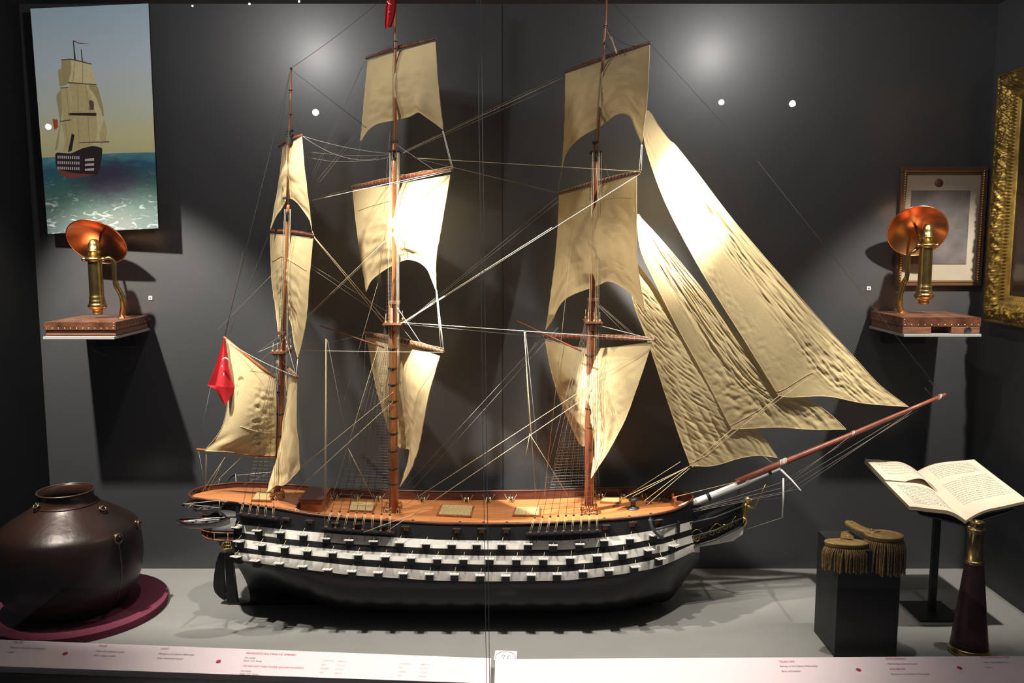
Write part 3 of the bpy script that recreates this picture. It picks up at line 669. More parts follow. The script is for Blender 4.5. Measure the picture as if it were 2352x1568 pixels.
# ------------------------------------------------------------------ pedestal with epaulettes
px0, px1, pz, pyf, pyb = 1.345, 1.605, .463, 3.455, 3.70
ped = thing('pedestal', ((px0 + px1) / 2, (pyf + pyb) / 2, 0), 'dark square display block under the two gold epaulettes', 'pedestal')
MB().box(((px0 + px1) / 2, (pyf + pyb) / 2, pz / 2), (px1 - px0, pyb - pyf, pz)).build('block', M['plinth'], ped, bevel=.0015)
def epaulette(name_lab, pad_c, pad_ax, strap, fr_r, zf):
    """pad_c centre, pad_ax (rx, ry, yaw), strap points, fringe"""
    e = thing('epaulette', tuple(pad_c), name_lab, 'epaulette', None)
    rx, ry, yaw = pad_ax; ca, sa = math.cos(yaw), math.sin(yaw)
    def P(th, k=1, dz=0): x = rx * k * math.cos(th); y = ry * k * math.sin(th); return pad_c + Vector((x * ca - y * sa, x * sa + y * ca, dz))
    g = []
    for k, dz in ((0.001, .010), (.4, .0115), (.7, .010), (.85, .006), (.9, .010), (1.0, .011), (1.06, .004), (1.06, -.006), (.98, -.012), (.001, -.012)):
        row = [P(2 * PI * i / 40, k, dz) for i in range(40)]; row.append(row[0].copy()); g.append(row)
    pad = MB().grid(g).build('pad', M['bullion_lt'], e)
    MB().tube([P(2 * PI * i / 40, 1.05, .006) for i in range(40)], .0045, 8, closed=True).build('braid', M['bullion_lt'], e)
    MB().tube([P(2 * PI * i / 40, 1.0, -.014) for i in range(40)], .004, 8, closed=True).build('braid', M['bullion'], e)
    mb = MB(); sp_ = spline(strap, 16); w_ = .026
    side = (strap[-1] - strap[0]).cross(Vector((0, 0, 1))).normalized()
    g = []
    for i, p in enumerate(sp_):
        ww = w_ * (1 if i < 14 else 1 - .25 * (i - 13))
        g.append([p + side * (ww * a_) + Vector((0, 0, h_)) for a_, h_ in ((-1, -.006), (-1.05, 0), (-1, .006), (-.5, .008), (0, .009), (.5, .008), (1, .006), (1.05, 0), (1, -.006), (0, -.006), (-1, -.006))])
    mb.grid(g); so_ = mb.build('strap', M['bullion_lt'], e)
    for f_ in (.15, .8):
        pins = MB()
        i = int(f_ * 15); pins.tube([sp_[i] + side * .008 + Vector((0, 0, .012)), sp_[i] + Vector((.006, 0, .017)), sp_[i] - side * .01 + Vector((0, 0, .011))], .0018, 6)
        pins.build('pin', M['steel'], so_)
    fr_ = MB(); rnd = random.Random(3)
    a0, a1 = fr_r
    for row_ in range(2):
        nfr = 30 if row_ == 0 else 26
        for i in range(nfr):
            th = lerp(a0, a1, (i + .5 * row_) / nfr); p = P(th, 1.03 - .09 * row_, -.010)
            out = (P(th, 1.1) - P(th, 1.0)).normalized()
            ln = (p.z - zf) * rnd.uniform(.88, 1.04); drift = Vector((rnd.uniform(-.004, .004), rnd.uniform(-.002, .002), 0))
            pts = []; rs = []
            for k in range(15):
                t = k / 14; pts.append(p + out * (.012 * math.sin(min(1, t * 3) * PI / 2)) + drift * t * 2 + Vector((0, 0, -ln * t))); rs.append(.0034 + .0007 * (k % 2))
            fr_.tube(pts, rs, 6)
    fr_.build('fringe', M['bullion'], e)
pcn = U(1945, 1262, 3.475)
z_top = pz
e1c = Vector((U(1944, 1260, 3.49).x, 3.492, z_top + .016))
epaulette('gold epaulette lying underneath, at the left front edge of the dark block, fringe hanging', e1c, (.082, .036, -.10), [Vector((e1c.x + .01, e1c.y + .02, z_top + .022)), Vector((e1c.x + .03, e1c.y + .07, z_top + .018)), Vector((e1c.x + .06, e1c.y + .14, z_top + .014))], (PI * 1.03, PI * 2.0), U(1940, 1318, 3.44).z)
e2c = Vector((U(2029, 1240, 3.50).x, 3.500, z_top + .046))
epaulette('gold epaulette lying on top of the other, long strap pointing back left', e2c, (.072, .052, -.15), [e2c + Vector((-.02, .015, .006)), e2c + Vector((-.07, .05, .010)), Vector((U(1945, 1214, 3.66).x, 3.66, z_top + .052))], (PI * 1.06, PI * 2.08), U(2035, 1322, 3.44).z)

# ------------------------------------------------------------------ open log book on a black stand
BF = 3.66; BBk = 4.10
sf = U(2218, 1195, BF); sb_ = U(2105, 1083, BBk)
rb = U(2237, 1054, BBk); rf = U(2362, 1150, BF); lf = U(2089, 1163, BF); lb = U(1986, 1056, BBk)
bs = thing('book_stand', (U(2142, 1412, 3.88).x, 3.88, 0), 'black metal stand with thin post and square foot under the open log book', 'stand')
mid = (sf + sb_ + rb + rf + lf + lb) / 6
sx = U(2142, 1412, 3.88).x
MB().box((sx, 3.90, .004), (.20, .22, .008)).build('foot', M['black'], bs, bevel=.001)
zt_ = sf.lerp(sb_, .5).z - .028
MB().box((sx + .004, 3.90, zt_ / 2 + .004), (.030, .022, zt_ - .008)).build('post', M['black'], bs)
up = (sb_ - sf).normalized()
def plate(a_, b_, c_, d_, dz): return [p + Vector((0, 0, dz)) for p in (a_, b_, c_, d_)]
ty = MB()
for e_f, e_b in ((lf, lb), (rf, rb)): ty.prism(plate(sf, sf.lerp(e_f, .8), sb_.lerp(e_b, .8), sb_, -.023), (0, 0, -.004))
ty.build('tray', M['black'], bs)
bk = thing('log_book', tuple(mid), 'open handwritten log book with folded left sheet, lying on the black stand', 'book')
def page_grid(f0, f1, b0, b1, sag, side, n_=16, m_=16, lift=0.0):
    g = []
    for j in range(m_ + 1):
        v = j / m_; row = []
        for i in range(n_ + 1):
            u = i / n_
            p = f0.lerp(f1, u).lerp(b0.lerp(b1, u), v)
            p = p + Vector((0, 0, sag * (math.sin(min(1, u * 2.2) * PI * .5) * (1 - u) * 1.6) + lift + .004 * math.sin(u * 9 + v * 3) * u * .4))
            row.append(p)
        g.append(row)
    return g
gR = page_grid(sf, rf, sb_, rb, .020, 1); gL = page_grid(sf, lf, sb_, lb, .024, -1)
def block(gr, name, th):
    mb = MB(); mb.grid(gr, 0)
    lo = [[p - Vector((0, 0, th)) for p in r] for r in gr]
    for e0, e1 in ((gr[0], lo[0]), (gr[-1], lo[-1]), ([r[-1] for r in gr], [r[-1] for r in lo])): mb.grid([e0, e1], 1)
    mb.grid(lo, 1)
    return mb.build(name, [M['paper'], M['page_edge']], bk, fix=False)
block(gR, 'page_block', .012); block(gL, 'page_block', .016)
cvr = MB()
for gr in (gR, gL):
    lo = [[p - Vector((0, 0, .0165)) for p in r] for r in gr]; lo2 = [[p - Vector((0, 0, .0195)) for p in r] for r in gr]
    cvr.grid(lo); cvr.grid(lo2)
    for e0, e1 in ((lo[0], lo2[0]), (lo[-1], lo2[-1]), ([r[-1] for r in lo], [r[-1] for r in lo2])): cvr.grid([e0, e1])
cvr.build('cover', M['black'], bk)
# folded sheet lying over the upper part of the left page
gF = []
for j in range(9):
    v = lerp(.52, 1.0, j / 8); row = []
    for i in range(17):
        u = i / 16; p = sf.lerp(lf, u).lerp(sb_.lerp(lb, u), v); row.append(p + Vector((.0, 0, .024 * (math.sin(min(1, u * 2.2) * PI * .5) * (1 - u) * 1.6) + .006 + .022 * (1 - j / 8) * math.sin(min(1, u * 1.6) * PI) ** 1)))
    gF.append(row)
MB().grid(gF).build('folded_sheet', M['paper'], bk)
# handwriting: wavering ink lines lying on the paper
def surf(gr, u, v, lift):
    n_ = len(gr[0]) - 1; m_ = len(gr) - 1; a_ = min(n_ - 1e-6, u * n_); c_ = min(m_ - 1e-6, v * m_); i = int(a_); j = int(c_)
    p = gr[j][i].lerp(gr[j][i + 1], a_ - i).lerp(gr[j + 1][i].lerp(gr[j + 1][i + 1], a_ - i), c_ - j); return p + Vector((0, 0, lift))
ink = MB(); rnd = random.Random(11)
def hand(gr, u0, u1, v, lift=.0009):
    u = u0
    while u < u1:
        ln = rnd.uniform(.015, .06); n_ = 7
        ink.tube([surf(gr, min(u1, u + ln * k / n_), v + rnd.uniform(-.006, .006), lift) for k in range(n_ + 1)], .0005, 4, smooth=False)
        u += ln + rnd.uniform(.006, .02)
for k in range(7): hand(gR, .16, .86, .93 - k * .034)
for k in range(13): hand(gR, .13 if k else .4, .90, .63 - k * .036)
for k in range(12): hand(gL, .16, .84, .45 - k * .033)
for k in range(5): hand(gF, .12, .85, .85 - k * .13, .0012)
ink.build('handwriting', M['ink'], bk)

# ------------------------------------------------------------------ telescope
tb = U(2226, 1478, 3.50); tb.z = 0; 
ts = thing('telescope', (tb.x, 3.50, 0), 'standing brass telescope with dark red leather cone, right of the dark block', 'telescope')
zz = lambda py: U(2230, py, 3.50).z
Zr = zz(1289); Ztop = zz(1197)
MB().lathe(tb, [(.060, 0), (.079, .002), (.081, .010), (.079, .018), (.075, .022), (.077, .027), (.073, .032)], 48).build('objective_ring', M['brass'], ts)
MB().lathe(tb, [(.073, .031), (.071, .06), (.036, Zr - .004), (.034, Zr)], 48).build('leather_barrel', M['leather'], ts)
MB().lathe(tb, [(.036, Zr - .008), (.038, Zr - .004), (.038, Zr + .004), (.034, Zr + .007), (.031, Zr + .008), (.030, zz(1222)), (.031, zz(1222) + .002)], 40).build('draw_tube', M['brass'], ts)
MB().lathe(tb, [(.030, zz(1222)), (.034, zz(1221)), (.035, zz(1216)), (.034, zz(1213)), (.025, zz(1212)), (.024, zz(1203)), (.027, zz(1202)), (.028, Ztop - .002), (.025, Ztop), (.015, Ztop - .001), (.012, Ztop - .006), (.0001, Ztop - .008)], 40).build('eyepiece', M['brass'], ts)
MB().tube([tb + Vector((.0715 * math.cos(a_) , .0715 * math.sin(a_), .05)) for a_ in [k * PI / 24 for k in range(48)]], .0015, 6, closed=True).build('leather_seam', M['leather'], ts)

# =================================================================== SHIP MODEL
YC = 3.99
ship = thing('model_ship', (-.2, YC, 0), 'large model warship with cream sails, black and white striped hull and orange deck', 'model ship')
BR = [(-1.515, .02), (-1.50, .06), (-1.47, .095), (-1.42, .122), (-1.334, .148), (-1.20, .168), (-1.03, .186), (-.765, .216), (-.34, .240), (-.1, .250), (.35, .248), (.55, .232), (.63, .215), (.69, .190), (.75, .153), (.79, .115), (.82, .078), (.84, .045), (.852, .015)]
ZR = [(-1.51, .548), (-1.334, .551), (-1.20, .541), (-1.03, .524), (-.99, .517), (-.9, .505), (-.765, .495), (-.34, .477), (-.1, .477), (.15, .481), (.35, .491), (.5, .499), (.63, .507), (.75, .513), (.85, .527)]
BX = [(-1.25, .215), (-1.18, .25), (-1.05, .283), (-.8, .308), (-.4, .32), (.3, .32), (.45, .310), (.58, .285), (.68, .240), (.75, .188), (.80, .140), (.84, .092), (.87, .050), (.89, .014)]
PXS = {'w3b': [(527, 1283), (655, 1302), (800, 1320), (1000, 1333), (1100, 1335), (1300, 1333), (1425, 1319), (1500, 1306), (1545, 1290), (1590, 1268)],
       'w3t': [(527, 1266), (655, 1281), (800, 1298), (1000, 1311), (1100, 1313), (1300, 1313), (1425, 1299), (1500, 1286), (1545, 1271), (1590, 1250)],
       'w2b': [(527, 1253), (655, 1271), (800, 1283), (1000, 1293), (1100, 1296), (1300, 1297), (1425, 1285), (1525, 1267), (1590, 1246)],
       'w2t': [(527, 1234), (655, 1251), (800, 1264), (1000, 1274), (1100, 1276), (1300, 1277), (1425, 1266), (1525, 1248), (1590, 1228)],
       'w1b': [(527, 1219), (655, 1237), (800, 1249), (1000, 1259), (1100, 1261), (1300, 1262), (1425, 1251), (1525, 1234), (1590, 1214)],
       'w1t': [(527, 1201), (655, 1216), (800, 1228), (1000, 1239), (1100, 1241), (1300, 1241), (1425, 1230), (1525, 1214), (1590, 1196)]}
LV = ['w3b', 'w3t', 'w2b', 'w2t', 'w1b', 'w1t']; LS = [0, .16, .30, .46, .60, .76]
def bmax(X): return tab(BX, X)
def brail(X): return tab(BR, X)
def zrail(X): return tab(ZR, X)
def side(X, s):
    """half breadth at fraction s of the topside, 0 at the lowest white band's foot, 1 at the rail"""
    b0 = bmax(X); b1 = min(brail(X), b0 * 1.0 if X < .7 else brail(X)); return b0 + (b1 - b0) * s ** 1.3
def zlev(X, k):
    b = side(X, LS[k]); Y = YC - b; px = 1176 + X / Y * 1932
    py = tab(PXS[LV[k]], px); a, r_ = ray(px, py); return EZ + r_ * Y
def near(X, s):
    """near-side hull point at topside fraction given by band height"""
    return Vector((X, YC - side(X, s), 0))
ZK = .012
def hull_section(X):
    """list of (b, z) from keel to rail"""
    f = smooth((-.70 - X) / .55); fb = smooth((X - .40) / .50); ff = max(f, fb)
    p = 2.7 - 1.55 * ff; e = .5 + 1.2 * f + .55 * fb
    z3 = zlev(X, 0); out = []
    zk = ZK + (.0 if X < .72 else .20 * smooth((X - .72) / .19))
    for i in range(15):
        t = 1 - i / 14; b = max(.010, bmax(X) * max(0, 1 - t ** p) ** e); out.append((b, z3 - t * (z3 - zk)))
    for k in range(1, 6): out.append((side(X, LS[k]), zlev(X, k)))
    zr = zrail(X) - .035 * smooth((X - .835) / .03); out.append((side(X, .88), lerp(out[-1][1], zr, .5))); out.append((brail(X), zr))
    return out
XS = [-1.25, -1.22, -1.18, -1.12, -1.05] + [-1.0 + .06 * i for i in range(26)] + [.56, .60, .64, .68, .715, .745, .77, .795, .815, .835, .852, .868, .880, .888]
secs = [hull_section(x) for x in XS]
hm = MB()
for sgn in (-1, 1):
    g = [[Vector((x, YC + sgn * b, z)) for b, z in sc] for x, sc in zip(XS, secs)]
    nr = len(secs[0])
    def fm(i, j): return 0 if j < 14 else (1 if j in (14, 16, 18) else 2)
    hm.grid(g, fm=fm)
for sc, x in ((secs[0], XS[0]), (secs[-1], XS[-1])):
    g = [[Vector((x, YC - b, z)) for b, z in sc[:-1]], [Vector((x, YC + b, z)) for b, z in sc[:-1]]]
    hm.grid(g, 2, smooth=False)
hm.grid([[Vector((x, YC - secs[i][0][0], secs[i][0][1])) for i, x in enumerate(XS)], [Vector((x, YC + secs[i][0][0], secs[i][0][1])) for i, x in enumerate(XS)]], 0)
hull = hm.build('hull', [M['hull'], M['white'], M['hull2']], ship)
# bulwark inside face and rail cap, port and starboard run as one
XR_ = [-1.512, -1.505, -1.49, -1.47, -1.44, -1.40, -1.34, -1.28] + [-1.22 + .06 * i for i in range(32)] + [.66, .70, .735, .765, .79, .81, .825, .838, .847, .852]
BW = .038
cap = MB(); pts = [Vector((x, YC - brail(x), zrail(x) + .003)) for x in XR_] + [Vector((x, YC + brail(x), zrail(x) + .003)) for x in XR_[::-1]]
cap.tube(pts, .0062, 8, closed=True, flat=.75); cap.build('rail_cap', M['rail'], ship)
bi = MB()
n_ = len(XR_)
def inset(x, d): return max(.004, brail(x) - d)
for sgn in (-1, 1):
    bi.grid([[Vector((max(-1.505, min(.845, x)), YC + sgn * inset(x, .006), zrail(x))) for x in XR_], [Vector((max(-1.50, min(.842, x)), YC + sgn * inset(x, .010), zrail(x) - BW)) for x in XR_]])
bi.build('bulwark', M['rail'], ship)
# outer poop sides aft of the hull
ps = MB(); XP = [-1.512, -1.505, -1.49, -1.47, -1.44, -1.40, -1.34, -1.28, -1.24]
for sgn in (-1, 1):
    ps.grid([[Vector((x, YC + sgn * brail(x), zrail(x))) for x in XP], [Vector((x + .012 if x < -1.3 else x, YC + sgn * max(.01, brail(x) - .004), zrail(x) - .03)) for x in XP], [Vector((max(x, -1.47), YC + sgn * max(.01, min(brail(x), .16) - .012), zrail(x) - .052)) for x in XP]])
ps.build('poop_side', M['hull2'], ship)
# decks
XD = [x for x in XR_ if x > -1.02] ; XPD = [x for x in XR_ if x < -1.0]
def deckgrid(xs, drop, name):
    rows = []
    for x in xs:
        b = inset(x, .008); rows.append([Vector((x, YC - b + 2 * b * k / 8, zrail(x) - drop + .006 * (1 - (2 * k / 8 - 1) ** 2))) for k in range(9)])
    mb = MB().grid(rows); mb.prism([rows[0][0], rows[0][-1], rows[-1][-1], rows[-1][0]], (0, 0, -.004)) if False else None
    return mb.build(name, M['deck'], ship)
deckgrid([-1.0] + XD, BW, 'main_deck'); deckgrid(XPD + [-1.0], .018, 'poop_deck')
def dz(x): return zrail(x) - (BW if x > -1.0 else .018) + .005
bh = MB(); xb = -1.0; b = brail(xb) - .004; bh.box((xb, YC, zrail(xb) - .031), (.004, 2 * b, .034)); bh.build('poop_bulkhead', M['cabin'], ship)
# stern gallery: rounded counter stepping in as it goes down
gl_ = MB()
levels = [(.512, .215, .150), (.485, .225, .165), (.470, .195, .190), (.455, .190, .205), (.440, .215, .222), (.434, .218, .224), (.430, .190, .222), (.405, .180, .225), (.400, .195, .230), (.396, .196, .230), (.390, .125, .226), (.360, .115, .224), (.335, .085, .205), (.320, .060, .17), (.305, .03, .10)]
g = []
for z, E_, W_ in levels:
    g.append([Vector((-1.245 - E_ * abs(math.cos(a_)) ** .62, YC + W_ * math.sin(a_) * (1 if abs(math.sin(a_)) < .999 else 1), z)) for a_ in [(-90 + 180 * k / 28) * PI / 180 for k in range(29)]])
gl_.grid(g); gl_.build('stern_gallery', M['hull2'], ship)
def band(name, z, E_, W_, r, m, par):
    MB().tube([Vector((-1.245 - E_ * abs(math.cos(a_)) ** .62, YC + W_ * math.sin(a_), z)) for a_ in [(-90 + 180 * k / 28) * PI / 180 for k in range(29)]], r, 6).build(name, m, par)
band('gallery_rail', .430, .218, .226, .0028, M['mast_red'], ship); band('gallery_rail', .398, .198, .232, .0032, M['mast_red'], ship)
band('gallery_rail', .486, .228, .168, .0030, M['rail'], ship)
for k in range(9):
    a_ = math.radians(-88 + 14 * k); p = Vector((-1.245 - .196 * abs(math.cos(a_)) ** .62, YC + .229 * math.sin(a_), .398))
    MB().lathe(p, [(.003, 0), (.004, .003), (.0015, .006), (.003, .010), (.0015, .014), (.0015, .030)], 8).build('gallery_baluster', M['brassy'], ship)
# gilded window lattice of the quarter gallery
wl = MB()
A = [U(503, 1262, YC - .242), U(532, 1259, YC - .235), U(529, 1244, YC - .235), U(514, 1245, YC - .242)]
for f_ in (0, .5, 1):
    wl.tube([A[0].lerp(A[3], f_), A[1].lerp(A[2], f_)], .0018, 6)
for f_ in (0, .25, .5, .75, 1): wl.tube([A[0].lerp(A[1], f_), A[3].lerp(A[2], f_)], .0015, 6)
wl.build('gallery_window', M['gold'], ship)
# rudder, sternpost and skeg
def slab(pts, Y, th, name, m, par=None, bev=0):
    return MB().prism([U(x, y, Y - th / 2) for x, y in pts], (0, th, 0)).build(name, m, par or ship, bevel=bev)
slab([(503, 1270), (496, 1290), (491, 1320), (489, 1345), (493, 1360), (503, 1371), (516, 1380), (518, 1378), (515, 1330), (513, 1272)], YC, .022, 'rudder', M['hull'], bev=.003)
slab([(516, 1270), (519, 1340), (520, 1384), (545, 1385), (539, 1335), (535, 1300), (545, 1270)], YC, .024, 'stern_post', M['hull'])
kl = MB(); kl.box((-.32, YC, .008), (1.98, .024, .016)); kl.build('keel', M['hull'], ship)
# cutwater, beakhead
def wedge(pts, name, m, h0, h1, x0=1560, x1=1712):
    P0 = [U(x, y, YC) for x, y in pts]; hs = [lerp(h0, h1, max(0, min(1, (x - x0) / (x1 - x0)))) for x, y in pts]
    return MB().prism(P0, [[(0, -h, 0) for h in hs], [(0, h, 0) for h in hs]]).build(name, m, ship)
wedge([(1556, 1300), (1570, 1276), (1584, 1262), (1600, 1252), (1640, 1247), (1682, 1240), (1705, 1224), (1708, 1200), (1660, 1220), (1600, 1226), (1560, 1240), (1548, 1270)], 'cutwater', M['white'], .028, .010)
wedge([(1572, 1192), (1600, 1187), (1700, 1150), (1706, 1205), (1660, 1224), (1600, 1238), (1560, 1262)], 'beakhead', M['hull2'], .075, .014)
hr = MB()
for s_ in (-1, 1):
    for a0, a1 in (((1566, 1190), (1708, 1158)), ((1566, 1222), (1704, 1186)), ((1570, 1245), (1700, 1206))):
        hr.tube([U(*a0, YC) + Vector((0, s_ * .085, 0)), U((a0[0] + a1[0]) / 2, (a0[1] + a1[1]) / 2 + 5, YC) + Vector((0, s_ * .056, 0)), U(*a1, YC) + Vector((0, s_ * .018, 0))], .0042, 6)
hr.build('head_rail', M['green_dk'], ship)
hd = MB()
for k in range(30):
    t = k / 29; p = U(lerp(1598, 1700, t), lerp(1205, 1168, t), YC) + Vector((0, -lerp(.066, .017, t) - .002, 0)); hd.lathe(p, [(.0001, -.002), (.0016, 0), (.0001, .002)], 6, axis=(0, 1, 0), caps=False)
hd.build('bead_row', M['steel'], ship)
def scroll(cx, cy, r, turns, start, dirn, Yo):
    pts = []
    for k in range(int(20 * turns) + 1):
        a_ = start + dirn * 2 * PI * k / 20; rr = r * (1 - .78 * k / (20 * turns)); pts.append(U(cx + rr * math.cos(a_), cy + rr * .75 * math.sin(a_), YC) + Vector((0, Yo, 0)))
    return pts
gs = MB()
for cx, cy, r, st, d, t in ((1592, 1226, 9, 3.4, 1, .1), (1606, 1222, 8, .4, -1, .3), (1628, 1216, 9, 3.4, 1, .5), (1645, 1212, 8, 0, -1, .6), (1660, 1205, 9, 3.6, 1, .75), (1674, 1202, 7, 0, -1, .85), (1688, 1196, 6, 2, 1, .95)):
    gs.tube(scroll(cx, cy, r, 1.3, st, d, -lerp(.078, .018, t) - .002), .0018, 6)
gs.tube(spline([U(1580, 1236, YC - .08), U(1600, 1215, YC - .068), U(1622, 1226, YC - .06), U(1645, 1202, YC - .048), U(1668, 1212, YC - .036), U(1690, 1185, YC - .024)], 30), .0017, 6)
gs.build('gilded_scroll', M['gold'], ship)
# figurehead: upright gilded lion
fh = MB()
H_ = lambda x, y, dy=0: U(x, y, YC + dy)
fh.tube([H_(1702, 1208), H_(1706, 1190), H_(1710, 1176), H_(1713, 1164), H_(1716, 1154)], [.010, .017, .013, .011, .010], 12)
fh.lathe(H_(1717, 1148), [(.0001, -.018), (.010, -.014), (.015, -.004), (.0155, .004), (.012, .012), (.0001, .017)], 16)
fh.tube([H_(1722, 1148), H_(1728, 1149)], [.008, .0045], 10)
fh.tube([H_(1714, 1160, -.008), H_(1722, 1164, -.012), H_(1731, 1166, -.012)], [.006, .005, .004], 8); fh.tube([H_(1714, 1160, .008), H_(1722, 1164, .012), H_(1731, 1166, .012)], [.006, .005, .004], 8)
fh.tube([H_(1706, 1188, -.010), H_(1716, 1196, -.014), H_(1708, 1208, -.012)], [.008, .006, .005], 8)
fh.tube([H_(1700, 1196), H_(1690, 1200), H_(1686, 1192), H_(1692, 1186)], .0035, 8)
fh.build('figurehead', M['gold'], ship)
MB().tube([H_(1731, 1168, -.01), H_(1748, 1136, -.02), H_(1758, 1112, -.02)], .0018, 6).build('figurehead_chain', M['gold'], ship)

# ---------------- gun ports
def port_at(px, py, k, s):
    """world place and outward normal on the near side for a lid seen at px, py"""
    X = (px - 1176) / 1932 * 3.70
    for _ in range(3):
        Yh = YC - side(X, s); X = (px - 1176) / 1932 * Yh
    p = U(px, py, YC - side(X, s)); d = (side(X + .02, s) - side(X - .02, s)) / .04
    return p, math.atan2(-d, 1) * -1 * -1
rows = [([(549, 1208), (595, 1215), (646, 1219), (698, 1225), (751, 1233), (804, 1237), (860, 1239), (919, 1242), (979, 1245), (1038, 1246), (1095, 1246), (1152.5, 1246), (1212.5, 1246), (1270, 1248), (1331, 1246), (1387, 1237), (1446, 1233), (1499, 1226)], .68),
        ([(554, 1240), (603, 1248), (655, 1253), (707, 1261), (765, 1265), (823.5, 1270), (886, 1274), (945, 1277), (1004.6, 1279), (1064.5, 1280), (1124.5, 1280), (1186, 1280.5), (1247.5, 1280), (1309.4, 1277), (1370.6, 1272), (1429, 1267), (1487, 1259.6), (1541.6, 1250)], .38),
        ([(548, 1275), (590, 1284), (643.6, 1290), (697, 1297), (754.6, 1304), (809.4, 1308), (869.4, 1310.6), (926.8, 1312.6), (986.7, 1314.4), (1044, 1315), (1103, 1317), (1161.5, 1318), (1220, 1316), (1279, 1314.4), (1338.8, 1308), (1397.4, 1305.5), (1456, 1298), (1512, 1280)], .08)]
gp_proto = None
lid_red = M['mast_red']
def make_port():
    mb = MB(); mb.box((0, .001, -.0175), (.035, .020, .034)); mb.box((0, -.0095, -.0175), (.027, .001, .026), 1)
    o = MB.build(mb, 'gun_port', [M['black'], M['black']], None)
    R = Matrix.Rotation(math.radians(-8), 3, 'X'); l = MB(); l.box((0, -.018, .0015), (.040, .032, .0045), rot=R)
    lo = l.build('port_lid', M['white'], None, bevel=.0008); lo.parent = o
    s_ = MB()
    for q_ in (-.008, .008): s_.tube([(q_, -.004, .003), (q_, -.030, .0065)], .0009, 5)
    s2 = s_.build('lid_hinge', lid_red, None); s2.parent = o
    s3 = MB().tube([(.0, -.028, .006), (.006, -.002, .026)], .0008, 5).build('lid_tackle', M['rope'], None); s3.parent = o
    return o
def copy_tree(o, par=None):
    c_ = o.copy(); COL.objects.link(c_); c_.parent = par
    for ch in o.children:
        copy_tree(ch, c_)
    return c_
proto = make_port(); first = True
for pts, s_ in rows:
    for px, py in pts:
        p, _ = port_at(px, py, 0, s_); X = p.x
        d = (side(X + .02, s_) - side(X - .02, s_)) / .04
        o = proto if first else copy_tree(proto, ship); first = False
        o.parent = ship; o.location = p - wloc(ship) + Vector((0, -.001, 0)); o.rotation_euler = (0, 0, math.atan(-d))
# upper deck ports: small dark lids over orange sills
def make_up():
    o = MB().box((0, .003, -.012), (.024, .014, .016)).build('deck_port', M['cabin'], None)
    l = MB(); l.box((0, -.012, .002), (.036, .026, .004), rot=Matrix.Rotation(math.radians(-14), 3, 'X'))
    lo = l.build('port_lid', M['green_dk'], None, bevel=.0006); lo.parent = o
    s_ = MB()
    for q_ in (-.009, 0, .009): s_.tube([(q_, -.003, .004), (q_, -.022, .0085)], .0007, 5)
    s2 = s_.build('lid_hinge', M['brassy'], None); s2.parent = o
    return o
pu = make_up(); first = True
for px, py in ((660, 1189), (713, 1194), (772, 1200), (823, 1202), (880, 1206), (933, 1208), (1050, 1213), (1107, 1213), (1163, 1213), (1391, 1205), (1452, 1198), (1510, 1193)):
    p, _ = port_at(px, py, 0, .92); X = p.x; d = (side(X + .02, .92) - side(X - .02, .92)) / .04
    o = pu if first else copy_tree(pu, ship); first = False
    o.parent = ship; o.location = p - wloc(ship) + Vector((0, -.002, 0)); o.rotation_euler = (0, 0, math.atan(-d))

# ---------------- deck guns
def make_gun():
    o = MB(); R = Matrix.Identity(3)
    for s_ in (-1, 1):
        o.prism([(s_ * .010, .02, .004), (s_ * .010, -.022, .004), (s_ * .010, -.022, .010), (s_ * .010, -.010, .013), (s_ * .010, -.002, .018), (s_ * .010, .006, .018), (s_ * .010, .010, .022), (s_ * .010, .02, .022)], (s_ * -.004, 0, 0))
    o.box((0, -.002, .006), (.020, .036, .004))
    a_ = o.build('cannon', M['brassy'], None)
    b_ = MB(); b_.lathe((0, -.026, .023), [(.0001, -.006), (.002, -.005), (.0015, -.002), (.0055, 0), (.0065, .004), (.0058, .02), (.0045, .048), (.0055, .050), (.0055, .054), (.003, .054)], 14, axis=(0, 1, .06)); b_ = b_.build('barrel', M['gunmetal'], None); b_.parent = a_
    wv = MB()
    for sx in (-1, 1):
        for sy in (-.014, .014): wv.lathe((sx * .0125 - .002, sy, .005), [(.005, 0), (.005, .004)], 12, axis=(1, 0, 0))
    wv = wv.build('wheels', M['brassy'], None); wv.parent = a_
    rp2 = MB()
    for sx in (-1, 1): rp2.tube([(sx * .012, -.010, .012), (sx * .022, .012, .020), (sx * .030, .030, .030)], .0012, 5)
    rp2 = rp2.build('gun_tackle', M['rope_grey'], None); rp2.parent = a_
    return a_
gun = make_gun(); first = True
for px in (720, 770, 818, 869, 971, 1072, 1122, 1173, 1380, 1432, 1479):
    Yg = 4.15; X = (px - 1176) / 1942 * Yg; Yg = YC + brail(X) - .048; X = (px - 1176) / 1942 * Yg
    o = gun if first else copy_tree(gun, ship); first = False
    o.parent = ship; o.location = Vector((X, Yg, dz(X) - .005)) - wloc(ship); o.rotation_euler = (0, 0, 0)
for px in (730, 782, 832, 888, 947, 1056, 1110, 1164, 1389, 1447, 1496):
    Yg = 3.80; X = (px - 1176) / 1936 * Yg; Yg = YC - brail(X) + .046; X = (px - 1176) / 1936 * Yg
    o = copy_tree(gun, ship); o.location = Vector((X, Yg, dz(X) - .005)) - wloc(ship); o.rotation_euler = (0, 0, PI)
o = copy_tree(gun, ship); o.location = U(1520, 1148, 4.08) - wloc(ship); o.location.z = dz(.72) - .005; o.rotation_euler = (0, 0, -.6)

